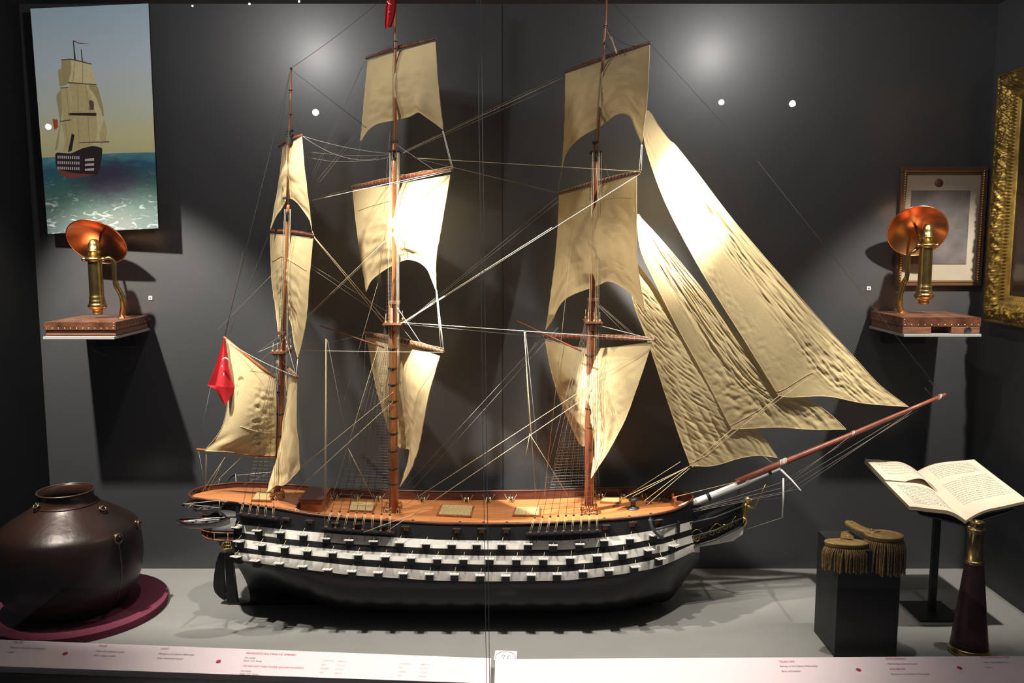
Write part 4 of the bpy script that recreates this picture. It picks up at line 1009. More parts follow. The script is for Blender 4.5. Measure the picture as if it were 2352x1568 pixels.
# ---------------- deck fittings
grm = bpy.data.materials.new('deck_grating'); grm.use_nodes = True; nt = grm.node_tree; b = nt.nodes['Principled BSDF']; b.inputs['Roughness'].default_value = .6
tc = nt.nodes.new('ShaderNodeTexCoord'); ck = nt.nodes.new('ShaderNodeTexBrick'); ck.offset = 0; ck.inputs['Scale'].default_value = 1; ck.inputs['Brick Width'].default_value = .0065; ck.inputs['Row Height'].default_value = .0065
ck.inputs['Mortar Size'].default_value = .0016; ck.inputs['Color1'].default_value = rgb(88, 76, 44); ck.inputs['Color2'].default_value = rgb(70, 60, 38); ck.inputs['Mortar'].default_value = rgb(178, 158, 108)
nt.links.new(tc.outputs['Object'], ck.inputs[0]); nt.links.new(ck.outputs[0], b.inputs[0])
def fdk(px, py, X=None):
    """point on the deck plane seen at px, py"""
    z = .445
    for _ in range(4):
        a, r_ = ray(px, py); Y = (z - EZ) / r_; z = dz(a * Y)
    return Vector((a * Y, Y, z))
for q4 in ([(1003, 1186), (1083, 1190), (1090, 1165), (1014, 1162)], [(1177, 1187), (1240, 1188), (1242, 1168), (1184, 1168)], [(799, 1176), (856, 1178), (866, 1158), (806, 1156)], [(577, 1152), (622, 1154), (628, 1134), (590, 1133)], [(1378, 1156), (1424, 1158), (1424, 1147), (1384, 1146)]):
    P4 = [fdk(*p) for p in q4]
    if q4[0][0] == 577:
        pass
    fo = MB().prism(P4, (0, 0, .010)).build('deck_grating', M['cabin'], ship)
    cn = sum(P4, Vector()) / 4
    MB().prism([cn.lerp(p, .90) + Vector((0, 0, .010)) for p in P4], (0, 0, .0012)).build('grating_lattice', grm, fo)
# cabin block, bell post and ladder at the poop break
c0 = fdk(657, 1152)
Pc = [Vector((-.985, 3.93, 0)), Vector((-.885, 3.93, 0)), Vector((-.885, 4.13, 0)), Vector((-.985, 4.13, 0))]
for p in Pc: p.z = dz(-.93) - .004
MB().prism(Pc, (0, 0, .058)).build('deck_house', M['cabin'], ship, bevel=.001)
MB().prism([Vector((-.992, 3.924, Pc[0].z + .058)), Vector((-.878, 3.924, Pc[0].z + .058)), Vector((-.878, 4.136, Pc[0].z + .058)), Vector((-.992, 4.136, Pc[0].z + .058))], (0, 0, .005)).build('deck_house_roof', M['rail'], ship)
ld = MB(); l0 = fdk(662, 1170); l1 = l0 + Vector((.045, .0, -.006))
la, lb_ = Vector((-.998, 3.86, dz(-1.01))), Vector((-.945, 3.845, dz(-.94)))
for s_ in (-.014, .014):
    ld.prism([la + Vector((0, s_, .0)), la + Vector((.006, s_, .004)), lb_ + Vector((.006, s_, 0)), lb_ + Vector((-.004, s_, 0))], (0, .002, 0))
for k in range(5): p = la.lerp(lb_, (k + .6) / 5.2); ld.box(p + Vector((.002, 0, .001)), (.008, .028, .0015))
ld.build('ladder', mat('light_wood', (.55, .26, .10, 1), .5), ship)
# capstan
cpn = fdk(1454, 1168)
MB().lathe(cpn + Vector((0, 0, 0)), [(.030, 0), (.030, .004), (.024, .006), (.013, .010), (.011, .02), (.013, .034), (.022, .040), (.023, .050), (.018, .053), (.0001, .054)], 24).build('capstan', M['gunmetal'], ship)
for px, py in ((1415, 1163), (1490, 1156)):
    p = fdk(px, py); MB().tube([p + Vector((.013 * math.cos(a_), .013 * math.sin(a_), .002)) for a_ in [k * PI / 12 for k in range(24)]], .0025, 6, closed=True).build('deck_ring', M['rail'], ship)
# wooden bitts at the bow
bt = MB(); p = fdk(1548, 1160)
for s_ in (-.03, .03): bt.box(p + Vector((0, s_, .02)), (.010, .010, .055))
bt.box(p + Vector((0, 0, .030)), (.010, .09, .009)); bt.box(p + Vector((.02, 0, .012)), (.04, .01, .012)); bt.build('bow_bitts', mat('orange_brown_wood', (.34, .10, .04, 1), .4), ship)
p = fdk(1390, 1132); 
# anchor on the near bow
an = MB(); Ya = 3.735
an.tube(spline([U(1493, 1191, Ya), U(1497, 1208, Ya - .01), U(1505, 1222, Ya - .012), U(1520, 1235, Ya - .005)], 20), [.002] + [.007] * 18 + [.002], 8)
an.tube([U(1505, 1216, Ya), U(1555, 1203, Ya + .09)], [.006, .005], 8)
an.prism([U(1489, 1196, Ya), U(1495, 1188, Ya), U(1502, 1196, Ya)], (0, .012, 0)); an.prism([U(1516, 1238, Ya), U(1524, 1238, Ya), U(1525, 1226, Ya)], (0, .012, 0))
an.build('anchor', mat('dark_anchor_paint', (.05, .048, .055, 1), .5), ship)
MB().box(U(1557, 1208, Ya + .09), (.010, .05, .05)).build('anchor_stock', M['hull2'], ship)
# channels with deadeyes and lanyards
def channel(px0, py0, px1, py1, Yo, ndead, apex, mz, name_m, droop=0):
    X0 = (px0 - 1176) / 1932 * 3.7; X1 = (px1 - 1176) / 1932 * 3.7
    n_ = 12; A_ = []; B_ = []
    for i in range(n_ + 1):
        t = i / n_; X = lerp(X0, X1, t); bh_ = side(X, .80); p = U(lerp(px0, px1, t), lerp(py0, py1, t), YC - bh_ - Yo); A_.append(p); B_.append(Vector((p.x, YC - bh_ + .006, p.z)))
    mb = MB(); mb.grid([A_, B_]); mb.grid([[a_ + Vector((0, 0, -.007)) for a_ in A_], [a_ + Vector((0, 0, -.007)) for a_ in B_]]); mb.grid([A_, [a_ + Vector((0, 0, -.007)) for a_ in A_]])
    mb.grid([[A_[0], B_[0]], [A_[0] + Vector((0, 0, -.007)), B_[0] + Vector((0, 0, -.007))]]); mb.grid([[A_[-1], B_[-1]], [A_[-1] + Vector((0, 0, -.007)), B_[-1] + Vector((0, 0, -.007))]])
    mb.build('channel', M['hull2'], ship)
    return A_
def deadeyes(A_, n_, ups, m_rope, top, net, tilt=.012):
    """lower and upper deadeye with lanyards at n_ places, then a shroud up to the mast top"""
    heads = []
    for i in range(n_):
        t = (i + .5) / n_; k = t * (len(A_) - 1); j = int(k); p = A_[j].lerp(A_[min(j + 1, len(A_) - 1)], k - j) + Vector((0, .006, .006))
        up_ = (top - p).normalized(); q_ = p + up_ * ups
        mb = MB(); mb.lathe(p - Vector((0, .003, 0)), [(.003, 0), (.0058, .001), (.0058, .005), (.003, .006)], 12, axis=(0, 1, 0)); de = mb.build('deadeye', M['brassy'] if False else M['yard'], ship)
        MB().lathe(q_ - Vector((0, .003, 0)), [(.003, 0), (.0052, .001), (.0052, .005), (.003, .006)], 12, axis=(0, 1, 0)).build('deadeye', M['yard'], ship)
        for dx in (-.0035, .0035):
            MB().tube([p + Vector((dx, 0, 0)), q_ + Vector((dx * .8, 0, 0))], .0010, 5).build('lanyard', M['rope'], ship) if dx > 0 else MB().tube([p + Vector((dx, 0, 0)), q_ + Vector((dx * .8, 0, 0))], .0010, 5).build('lanyard', M['rope'], ship)
        heads.append(q_)
    return heads
def shrouds(heads, top, m, name='shroud_net', rat=0, r=.0009, t0=0.02, t1=1.0, rr=.0007):
    mb = MB(); lines = []
    for i, h in enumerate(heads):
        tp_ = top + Vector(((i - len(heads) / 2) * .0025, 0, 0)); mb.tube([h, tp_], r, 5); lines.append((h, tp_))
    for k in range(rat):
        t = lerp(t0, t1, k / max(1, rat - 1)); pts = [a_.lerp(b_, t) + Vector((0, 0, .0015 * noise.noise(Vector((k * 1.3, i * .9, 2))))) for i, (a_, b_) in enumerate(lines)]
        mb.tube(pts, rr, 4)
    return mb.build(name, m, ship)
TOPM = U(905, 742, YC); TOPF = U(1357, 740, YC); TOPZ = U(645, 800, YC)
A1 = channel(738, 1214, 905, 1226, .035, 0, None, 0, '')
h1 = deadeyes(A1, 8, .075, M['rope'], TOPM + Vector((0, -.04, 0)), True)
shrouds(h1, TOPM + Vector((-.02, -.05, 0)), M['rope_dark'], rat=9, t0=.01, t1=.22, name='near_shrouds')
A2 = channel(1208, 1228, 1382, 1221, .035, 0, None, 0, '')
h2 = deadeyes(A2, 9, .070, M['rope'], TOPF + Vector((0, -.04, 0)), True)
shrouds(h2, TOPF + Vector((-.02, -.05, 0)), M['rope_dark'], rat=8, t0=.01, t1=.20, name='near_shrouds')
A3 = channel(543, 1181, 636, 1193, .035, 0, None, 0, '')
h3 = deadeyes(A3, 5, .045, M['rope'], TOPZ, True)
shrouds(h3, TOPZ + Vector((-.01, -.03, 0)), M['rope_dark'], rat=0, name='near_shrouds')
# far side nets, the pale rope grids
def farnet(x0, x1, n_, top, rows_, m, lean=0, zoff=0.0):
    hs = [Vector((lerp(x0, x1, i / (n_ - 1)), YC + brail(lerp(x0, x1, i / (n_ - 1))) + .012, zrail(lerp(x0, x1, i / (n_ - 1))) + zoff)) for i in range(n_)]
    return shrouds(hs, top, m, rat=rows_, t0=.0, t1=.97, name='shroud_net', r=.0009, rr=.00075)
farnet((795 - 1176) / 1942 * 4.22, (893 - 1176) / 1942 * 4.22, 7, TOPM + Vector((-.015, .05, -.06)), 52, M['rope_grey'])
farnet((1262 - 1176) / 1942 * 4.22, (1378 - 1176) / 1942 * 4.22, 8, TOPF + Vector((-.012, .05, -.08)), 50, M['rope_grey'])
farnet((575 - 1176) / 1942 * 4.18, (622 - 1176) / 1942 * 4.18, 5, TOPZ + Vector((0, .04, 0)), 36, M['rope_grey'])
# chain plates under the channels
for A_, n_ in ((A1, 9), (A2, 9)):
    for i in range(n_):
        k = (i + .5) / n_ * (len(A_) - 1); p = A_[int(k)].lerp(A_[min(int(k) + 1, len(A_) - 1)], k % 1); q_ = p + Vector((random.choice((-.01, 0, .014)), .016, -.045)); q_.y = YC - side(q_.x, .60) - .003
        MB().tube([p + Vector((0, .004, -.005)), q_], .0012, 5).build('chain_plate', M['black'], ship)
# ---------------- boats at the stern
def boat(cx, cy, Y, L_, wd, dp, yaw, m_out, m_in, name, oars):
    c_ = U(cx, cy, Y); ca, sa = math.cos(yaw), math.sin(yaw)
    def P(x, y, z): return c_ + Vector((x * ca - y * sa, x * sa + y * ca, z))
    o = MB(); g = []; gi = []; N = 22
    for i in range(N + 1):
        t = i / N * 2 - 1; b_ = wd * (max(0, 1 - abs(t) ** 2.6)) ** .75 + .001; sh = .35 * dp * t * t; kz = -dp * (1 - .35 * t ** 4)
        g.append([P(t * L_, b_ * math.sin(a_), (kz * math.cos(a_) ** .8 if math.cos(a_) > 0 else 0) + sh * (1 - math.cos(a_) * .6)) for a_ in [(-90 + 180 * k / 12) * PI / 180 * .999 for k in range(13)]])
        gi.append([P(t * L_ * .95, b_ * .88 * math.sin(a_), (kz * .7 * math.cos(a_) ** .8 if math.cos(a_) > 0 else 0) + sh * (1 - math.cos(a_) * .6)) for a_ in [(-90 + 180 * k / 12) * PI / 180 * .999 for k in range(13)]])
    o.grid(g); o.grid(gi, 1)
    bo = o.build(name, [m_out, m_in], ship, fix=False)
    gw = [g[i][0] for i in range(N + 1)] + [g[i][-1] for i in range(N, -1, -1)]
    MB().tube(gw, .0028, 6, closed=True).build('gunwale', M['hull2'], bo)
    for t in (-.5, 0, .5): MB().box(P(t * L_, 0, -.004), (.012, wd * 1.7, .002)).build('thwart', M['green_dk'], bo)
    if oars:
        for a0, a1, m_ in (((-.6, -.010), (.25, .012), 'white_spar'), ((-.2, -.018), (.6, -.004), 'white_spar'), ((-.75, -.014), (-.1, -.02), 'white_spar'), ((-.05, .014), (.75, .02), 'white_spar')):
            p0 = P(a0[0] * L_, a0[1], .006); p1 = P(a1[0] * L_, a1[1], .006)
            ob = MB().tube([p0, p1], .0022, 6).build('oar', M[m_], bo); MB().tube([p0.lerp(p1, -.12), p0.lerp(p1, .06)], [.0032, .0026], 6).build('oar_grip', M['flag'], ob) if False else MB().tube([p0.lerp(p1, -.1), p0.lerp(p1, .05)], [.0030, .0026], 6).build('oar_blade', M['flag'], bo)
    return bo
grey_boat = mat('grey_boat_paint', (.13, .13, .13, 1), .5)
boat(468, 1196, 3.62, .110, .036, .031, .10, mat('off_white_boat_paint', rgb(150, 142, 136), .5), M['hull2'], 'ships_boat', True)
boat(474, 1166, 3.80, .060, .03, .02, .12, grey_boat, M['hull2'], 'stern_boat', False)
for pts in ([(420, 1160, 3.66), (432, 1151, 3.70), (456, 1147, 3.78), (500, 1155, 3.86)], [(510, 1160, 3.72), (520, 1154, 3.76), (545, 1156, 3.82), (570, 1165, 3.84)], [(512, 1160, 3.74), (504, 1172, 3.68), (508, 1185, 3.64)], [(520, 1108, 4.24), (530, 1094, 4.28), (541, 1089, 4.30)]):
    MB().tube(spline([U(*p) for p in pts], 16), .0052, 8).build('davit', M['hull2'], ship)

# ---------------- masts and spars
def spar(name, pts, m, par=None, n=16):
    return MB().tube([U(x, y, Y) for x, y, Y, r in pts], [p[3] for p in pts], n).build(name, m, par or ship)
R_ = .00205
mz = spar('mizzen_mast', [(636, 1152, YC, .0150), (640, 1050, YC, .0150), (645, 900, YC, .0140), (649, 790, YC, .0135), (651, 762, YC, .012)], M['mast_red'])
spar('mizzen_topmast', [(650, 812, YC - .012, .0085), (655, 650, YC - .012, .0085), (661, 480, YC - .01, .0075), (663, 470, YC - .01, .0075)], M['mast'])
spar('mizzen_pole', [(659, 492, YC, .006), (664, 330, YC, .0055), (667, 240, YC, .0045), (668.5, 158, YC, .0035)], M['mast'])
mm = spar('main_mast', [(904, 1184, YC, .0215), (903, 1000, YC, .0215), (903, 800, YC, .020), (903, 700, YC, .018)], M['mast'])
spar('main_topmast', [(907, 760, YC - .01, .0125), (906, 600, YC - .01, .0125), (906, 400, YC - .008, .0115), (906, 325, YC - .006, .010)], M['mast'])
spar('main_topgallant_mast', [(908, 362, YC - .012, .0075), (908, 200, YC - .012, .0065), (908, 90, YC - .012, .0055), (907, -20, YC - .012, .0045)], M['mast'])
ff = spar('fore_mast', [(1353, 1184, YC, .0215), (1354, 1000, YC, .0215), (1357, 800, YC, .019), (1359, 690, YC, .018)], M['mast_red'])
spar('fore_topmast', [(1358, 760, YC - .01, .0125), (1362, 600, YC - .01, .0122), (1366, 450, YC - .008, .0115), (1369, 325, YC - .006, .010)], M['mast_red'])
spar('fore_topgallant_mast', [(1369, 362, YC - .012, .0075), (1378, 240, YC - .012, .0065), (1386, 110, YC - .012, .0055), (1391, 55, YC - .012, .0048), (1394, -20, YC - .012, .004)], M['mast'])
def hoops(par, pts, r):
    for x, y in pts:
        c_ = U(x, y, YC); MB().lathe(c_ - Vector((0, 0, .005)), [(r, 0), (r + .0015, .001), (r + .0015, .008), (r, .009)], 24).build('iron_hoop', M['black'], par)
hoops(mm, [(903, y) for y in (800, 845, 882, 920, 958, 994, 1034, 1075, 1110)], .0215)
hoops(ff, [(1355, y) for y in (815, 885, 937, 980, 1030, 1080)], .0205)
hoops(mz, [(643, y) for y in (900, 950, 1000)], .0145)
def fighting_top(px, py, w_, r, cappy, capw):
    c_ = U(px, py, YC); t = MB()
    t.box(c_, (w_, .19, .006)); 
    o = t.build('fighting_top', M['yard'], ship, bevel=.001)
    b_ = MB()
    for s_ in (-.035, .035): b_.box(c_ + Vector((0, s_, -.008)), (w_ * 1.05, .010, .010))
    for s_ in (-.3, 0, .3): b_.box(c_ + Vector((s_ * w_, 0, -.004)), (.008, .16, .010))
    b_.build('crosstree', M['mast_red'], o)
    for s_ in (-1, 1):
        for k in (-1, 0, 1):
            p = c_ + Vector((k * w_ * .33, s_ * .085, .004)); de = MB(); de.lathe(p, [(.003, 0), (.0045, .003), (.0045, .010), (.002, .013)], 8); de.tube([p, p + Vector((0, -s_ * .012, .045))], .0010, 5); de.build('top_deadeye', M['rope'], o)
    cc = U(px + 1, cappy, YC - .004); MB().box(cc, (capw, .045, .014)).build('mast_cap', M['yard'], ship, bevel=.001)
fighting_top(906, 741, .085, 0, 694, .050)
fighting_top(1361, 738, .078, 0, 688, .050)
fighting_top(648, 806, .060, 0, 764, .036)
def crosstrees(px, py, w_, dp, capy):
    c_ = U(px, py, YC - .006); b_ = MB()
    for s_ in (-.012, .012): b_.box(c_ + Vector((0, s_, 0)), (w_, .006, .007))
    for s_ in (-.4, 0, .4): b_.box(c_ + Vector((s_ * w_, 0, .004)), (.006, dp, .006))
    b_.box(c_ + Vector((0, 0, -.02)), (.026, .026, .03))
    b_.build('crosstrees', M['gunmetal'], ship)
    MB().box(U(px, capy, YC - .006), (.028, .026, .010)).build('mast_cap', M['gunmetal'], ship)
crosstrees(906, 350, .05, .12, 325); crosstrees(1368, 352, .05, .12, 328); crosstrees(658, 490, .036, .08, 455); crosstrees(665, 312, .03, .03, 300)
MB().lathe(U(668.5, 158, YC), [(.005, -.004), (.006, 0), (.005, .005), (.0001, .007)], 12).build('mast_truck', M['gunmetal'], ship)
for px, py in ((667, 207), (667, 263), (908, 95), (908, 112), (1390, 60), (1388, 102)):
    MB().tube([U(px, py, YC - .012) + Vector((.008 * math.cos(a_), .008 * math.sin(a_), 0)) for a_ in [k * PI / 8 for k in range(16)]], .0018, 6, closed=True).build('mast_band', M['gunmetal'], ship)
# pin racks with coiled rope at the mast feet
rk = random.Random(5)
def pinrack(px, py, w_, d_, poop=False):
    c_ = fdk(px, py) if not poop else Vector(((px - 1176) / 1940 * YC, YC, dz((px - 1176) / 1940 * YC)))
    o = MB()
    for sy in (-1, 1):
        o.box(c_ + Vector((0, sy * d_, .026)), (w_ * 2, .009, .006))
        for sx in (-1, 1): o.box(c_ + Vector((sx * w_ * .9, sy * d_, .013)), (.008, .008, .030))
    for sx in (-1, 1): o.box(c_ + Vector((sx * w_ * .9, 0, .026)), (.008, d_ * 2, .006))
    ro = o.build('pin_rack', M['cabin'], ship)
    for sy in (-1, 1):
        for k in range(7):
            x = lerp(-w_ * .8, w_ * .8, k / 6); p = c_ + Vector((x, sy * d_, .016))
            MB().lathe(p, [(.0012, 0), (.0012, .012), (.0028, .014), (.0022, .024), (.0001, .026)], 8).build('belaying_pin', M['brassy'], ro)
    for k in range(26):
        x = rk.uniform(-w_, w_); y = rk.choice((-1, 1)) * (d_ + .006) * rk.uniform(.6, 1.1); a0 = rk.uniform(0, 3)
        p = c_ + Vector((x, y, rk.uniform(.008, .026))); rr = rk.uniform(.006, .013)
        MB().tube([p + Vector((rr * .5 * math.cos(a_), .004 * math.sin(a_ * 2 + a0), rr * math.sin(a_))) for a_ in [i * PI / 6 for i in range(12)]], .0011, 5, closed=True).build('rope_coil', M['rope'], ship)
pinrack(903, 1172, .040, .034); pinrack(1353, 1176, .040, .034); pinrack(638, 1142, .026, .028, True)
# bowsprit and jibboom
bw = spar('bowsprit', [(1560, 1168, YC, .0180), (1600, 1152, YC, .0178), (1700, 1112, YC, .0165), (1790, 1072, YC, .0140)], M['white_spar'])
for t in (.20, .86):
    a_ = U(1585, 1158, YC); b_ = U(1795, 1070, YC); p = a_.lerp(b_, t); d = (b_ - a_).normalized()
    MB().lathe(p, [(.0178 - .003 * t, -.006), (.0200 - .003 * t, -.004), (.0200 - .003 * t, .008), (.0178 - .003 * t, .010)], 20, axis=d).build('gammoning', M['black'], bw)
jb_ = spar('jibboom', [(1691, 1107, YC - .004, .0150), (1790, 1066, YC - .004, .0145), (1950, 1000, YC, .0115), (2088, 941, YC, .0095), (2172, 905, YC, .0075)], M['boom'])
for px, py, n_ in ((1712, 1100, 3), (1790, 1062, 5), (1956, 996, 2), (2156, 912, 2)):
    for k in range(n_):
        c_ = U(px + k * 3.2, py - k * 1.3, YC); r1 = .0165 if px < 1900 else .012
        MB().tube([c_ + Vector((.004 * math.sin(a_), r1 * math.cos(a_), r1 * math.sin(a_) - (.006 if px < 1900 else 0))) for a_ in [i * PI / 10 for i in range(20)]], .0016 if px != 1790 else .0024, 6, closed=True).build('lashing', M['rope_white'], ship)
spar('martingale', [(1799, 1098, YC, .004), (1799, 1140, YC, .004), (1797, 1188, YC, .003)], M['white_spar'])
spar('spritsail_yard', [(1752, 1046, 4.36, .003), (1793, 1078, YC, .0055), (1820, 1104, 3.82, .004), (1840, 1127, 3.70, .0022)], M['white_spar'])
# yards: left arm far, right arm near
def yard(name, a_, b_, r, m=None):
    A_, B_ = U(*a_), U(*b_); pts = []; rs = []
    for i in range(13):
        t = i / 12; p = A_.lerp(B_, t); p.z += .006 * math.sin(t * PI); pts.append(p); rs.append(r * (1 - .55 * abs(2 * t - 1) ** 2))
    o = MB().tube(pts, rs, 12).build(name, m or M['yard'], ship)
    fr2 = MB(); rnd = random.Random(len(name))
    # furled robands and jackstay along the yard
    pj = [p + Vector((0, -.004, r * 1.05 + .0015 * math.sin(i * 2.3))) for i, p in enumerate(pts)]
    fr2.tube(spline(pj, 40), .0011, 5)
    for i in range(26):
        t = (i + .5) / 26; p = A_.lerp(B_, t) + Vector((0, 0, .006 * math.sin(t * PI))); rr = r * (1 - .55 * abs(2 * t - 1) ** 2) + .0012
        d = (B_ - A_).normalized(); e1 = d.orthogonal().normalized(); e2 = d.cross(e1)
        fr2.tube([p + (e1 * math.cos(a2) + e2 * math.sin(a2)) * rr + d * rnd.uniform(-.002, .002) for a2 in [k * PI / 5 for k in range(10)]], .0009, 4, closed=True)
    fr2.build('yard_lashing', M['yard'] if r < .008 else M['rope'], o)
    return o
YD = dict(mtg=((840, 135, 4.20), (1002, 88, 3.80)), mts=((806, 432, 4.30), (1040, 388, 3.72)), mc=((836, 766, 4.34), (1020, 807, 3.70)),
          ftg=((1296, 167, 4.22), (1495, 99, 3.80)), fts=((1281, 446, 4.30), (1471, 395, 3.76)), fc=((1245, 773, 4.16), (1507, 780, 3.82)),
          ztg=((640, 338, 4.18), (695, 310, 3.86)), zts=((620, 530, 4.22), (722, 541, 3.80)), zc=((636, 832, 4.16), (683, 867, 3.82)))
RAD = dict(mtg=.007, mts=.009, mc=.0115, ftg=.007, fts=.009, fc=.0115, ztg=.0055, zts=.0075, zc=.010)
NM = dict(mtg='main_topgallant_yard', mts='main_topsail_yard', mc='main_yard', ftg='fore_topgallant_yard', fts='fore_topsail_yard', fc='fore_yard', ztg='mizzen_topgallant_yard', zts='mizzen_topsail_yard', zc='crossjack_yard')
for k, (a_, b_) in YD.items(): yard(NM[k], a_, b_, RAD[k], M['boom'] if k in ('mts', 'fc') else None)
spar('studding_sail_boom', [(735, 748, 4.10, .0025), (800, 770, 4.02, .0038), (882, 798, 3.92, .0042)], M['boom'])
spar('studding_sail_boom', [(1188, 737, 4.10, .0030), (1260, 771, 4.02, .0040), (1335, 806, 3.92, .0045)], M['boom'])
spar('gaff', [(514, 773, 3.98, .0040), (560, 812, 3.98, .0065), (600, 843, 3.98, .0075), (632, 868, 3.98, .0075)], M['mast'])
spar('spanker_boom', [(452, 1031, 3.98, .0040), (520, 1037, 3.98, .0060), (580, 1045, 3.98, .0070), (634, 1050, 3.98, .0070)], M['mast'])

# ---------------- sails
def wr_none(u, v, p): return 0
def sail(name, top, bot, left, right, bulge=.03, wr=None, N=36, Mv=44, belly=None, seams=(), label=None):
    """cloth between four edges (top and bottom run left to right, left and right run top to bottom)"""
    T_ = spline([U(*p) for p in top], N + 1); B_ = spline([U(*p) for p in bot], N + 1)
    L_ = spline([U(*p) for p in left], Mv + 1); Rr = spline([U(*p) for p in right], Mv + 1)
    c00, c10, c01, c11 = (T_[0] + L_[0]) / 2, (T_[-1] + Rr[0]) / 2, (B_[0] + L_[-1]) / 2, (B_[-1] + Rr[-1]) / 2
    g = []
    for j in range(Mv + 1):
        v = j / Mv; row = []
        for i in range(N + 1):
            u = i / N
            p = T_[i] * (1 - v) + B_[i] * v + L_[j] * (1 - u) + Rr[j] * u - (c00 * (1 - u) * (1 - v) + c10 * u * (1 - v) + c01 * (1 - u) * v + c11 * u * v)
            row.append(p)
        g.append(row)
    nrm = (g[Mv // 2][N] - g[Mv // 2][0]).cross(g[-1][N // 2] - g[0][N // 2]).normalized()
    if nrm.y > 0: nrm = -nrm
    out = []
    for j, row in enumerate(g):
        v = j / Mv; r_ = []
        for i, p in enumerate(row):
            u = i / N; edge = min(1, 7 * min(u, 1 - u)) * min(1, 9 * min(v, 1 - v))
            d = bulge * math.sin(PI * u) * math.sin(PI * min(1, v * 1.05)) ** .8
            if wr: d += 1.5 * wr(u, v, p) * (0.35 + .65 * edge)
            r_.append(p + nrm * d)
        out.append(r_)
    o = MB().grid(out).build(name, M['sail'], ship, fix=False)
    rim = out[0] + [r[-1] for r in out[1:]] + out[-1][::-1][1:] + [r[0] for r in out[::-1]][1:-1]
    MB().tube(rim, .0016, 5, closed=True).build('bolt_rope', M['bolt'], o)
    for (u0, v0, u1, v1) in seams:
        pts = []
        for k in range(24):
            a_ = lerp(u0, u1, k / 23) * N; b_ = lerp(v0, v1, k / 23) * Mv; i = min(N - 1, int(a_)); j = min(Mv - 1, int(b_))
            pts.append(out[j][i].lerp(out[j][i + 1], a_ - i).lerp(out[j + 1][i].lerp(out[j + 1][i + 1], a_ - i), b_ - j) + nrm * .0012)
        MB().tube(pts, .0012, 5).build('reef_line', M['bolt'], o)
    return o
def nz_(x, y, s): return noise.noise(Vector((x, y, s)))
def crinkle(amp, fu, fv, s, lo=.0, shear=0):
    return lambda u, v, p: amp * (nz_(u * fu + shear * v * fu, v * fv, s) + .5 * nz_(u * fu * 2.2 + shear * v * fu * 2, v * fv * 2.2, s + 5)) * (lo + (1 - lo) * smooth(v * 1.5))
def fold(x, y, s):
    n_ = noise.noise(Vector((x, y, s))); return n_ + .35 * noise.noise(Vector((x * 2.1, y * 2.1, s + 9))) - .5 * abs(n_)
def comb(*f): return lambda u, v, p: sum(h(u, v, p) for h in f)

sail('main_topgallant_sail', [(845, 140, 4.19), (905, 122, 4.035), (1000, 96, 3.805)], [(828, 325, 4.17), (842, 303, 4.14), (865, 285, 4.09), (900, 277, 4.02), (940, 268, 3.96), (962, 258, 3.90), (985, 272, 3.86), (1018, 298, 3.82)],
     [(845, 140, 4.19), (837, 225, 4.18), (828, 325, 4.17)], [(1000, 96, 3.805), (1006, 190, 3.80), (1018, 298, 3.82)], .03, comb(crinkle(.005, 9, 9, 1, .4), lambda u, v, p: .022 * math.exp(-((u - .80) / .09) ** 2 - ((v - .90) / .16) ** 2)))
sail('main_topsail', [(810, 436, 4.29), (905, 424, 4.05), (1034, 402, 3.735)], [(841, 670, 4.20), (852, 646, 4.17), (872, 628, 4.10), (897, 612, 4.04), (938, 596, 3.95), (978, 614, 3.86), (1002, 668, 3.79)],
     [(810, 436, 4.29), (822, 545, 4.26), (841, 670, 4.20)], [(1034, 402, 3.735), (1014, 520, 3.74), (1002, 595, 3.76), (1002, 668, 3.79)], .035, comb(crinkle(.004, 14, 12, 2, .15), crinkle(.004, 5, 16, 9, 0, .5)), seams=((.05, .22, .95, .20),))
sail('main_course', [(842, 775, 4.32), (900, 783, 4.12), (1010, 818, 3.73)], [(893, 992, 4.18), (905, 1012, 4.10), (922, 1030, 4.04), (940, 1032, 3.99), (938, 1056, 3.96), (928, 1088, 3.93), (918, 1118, 3.92)],
     [(842, 775, 4.32), (862, 880, 4.25), (893, 992, 4.18)], [(1010, 818, 3.73), (985, 905, 3.76), (972, 975, 3.82), (958, 1040, 3.88), (938, 1088, 3.90), (918, 1118, 3.92)], .03, comb(crinkle(.006, 17, 20, 3, .35), crinkle(.003, 7, 8, 8, .4)))
sail('fore_topgallant_sail', [(1299, 170, 4.21), (1384, 142, 4.03), (1492, 104, 3.81)], [(1290, 388, 4.18), (1298, 356, 4.17), (1316, 330, 4.13), (1348, 306, 4.06), (1388, 284, 3.99), (1418, 262, 3.93), (1446, 266, 3.88), (1462, 302, 3.85), (1474, 330, 3.83)],
     [(1299, 170, 4.21), (1297, 280, 4.20), (1290, 388, 4.18)], [(1492, 104, 3.81), (1489, 190, 3.79), (1484, 250, 3.80), (1474, 330, 3.83)], .045, comb(crinkle(.006, 7, 5, 4, .5, .6), crinkle(.003, 3, 14, 12, .2)))
sail('fore_topsail', [(1284, 449, 4.29), (1366, 428, 4.06), (1462, 402, 3.78)], [(1253, 757, 4.20), (1268, 735, 4.18), (1285, 702, 4.15), (1302, 684, 4.11), (1338, 668, 4.03), (1375, 654, 3.96), (1402, 646, 3.91), (1445, 670, 3.84), (1465, 695, 3.81), (1482, 722, 3.79)],
     [(1284, 449, 4.29), (1280, 545, 4.27), (1268, 660, 4.23), (1253, 757, 4.20)], [(1462, 402, 3.78), (1462, 500, 3.74), (1464, 600, 3.74), (1482, 722, 3.79)], .04, comb(crinkle(.0045, 14, 22, 5, .1), crinkle(.006, 5, 6, 15, .3, .5)), seams=((.04, .20, .96, .17),))
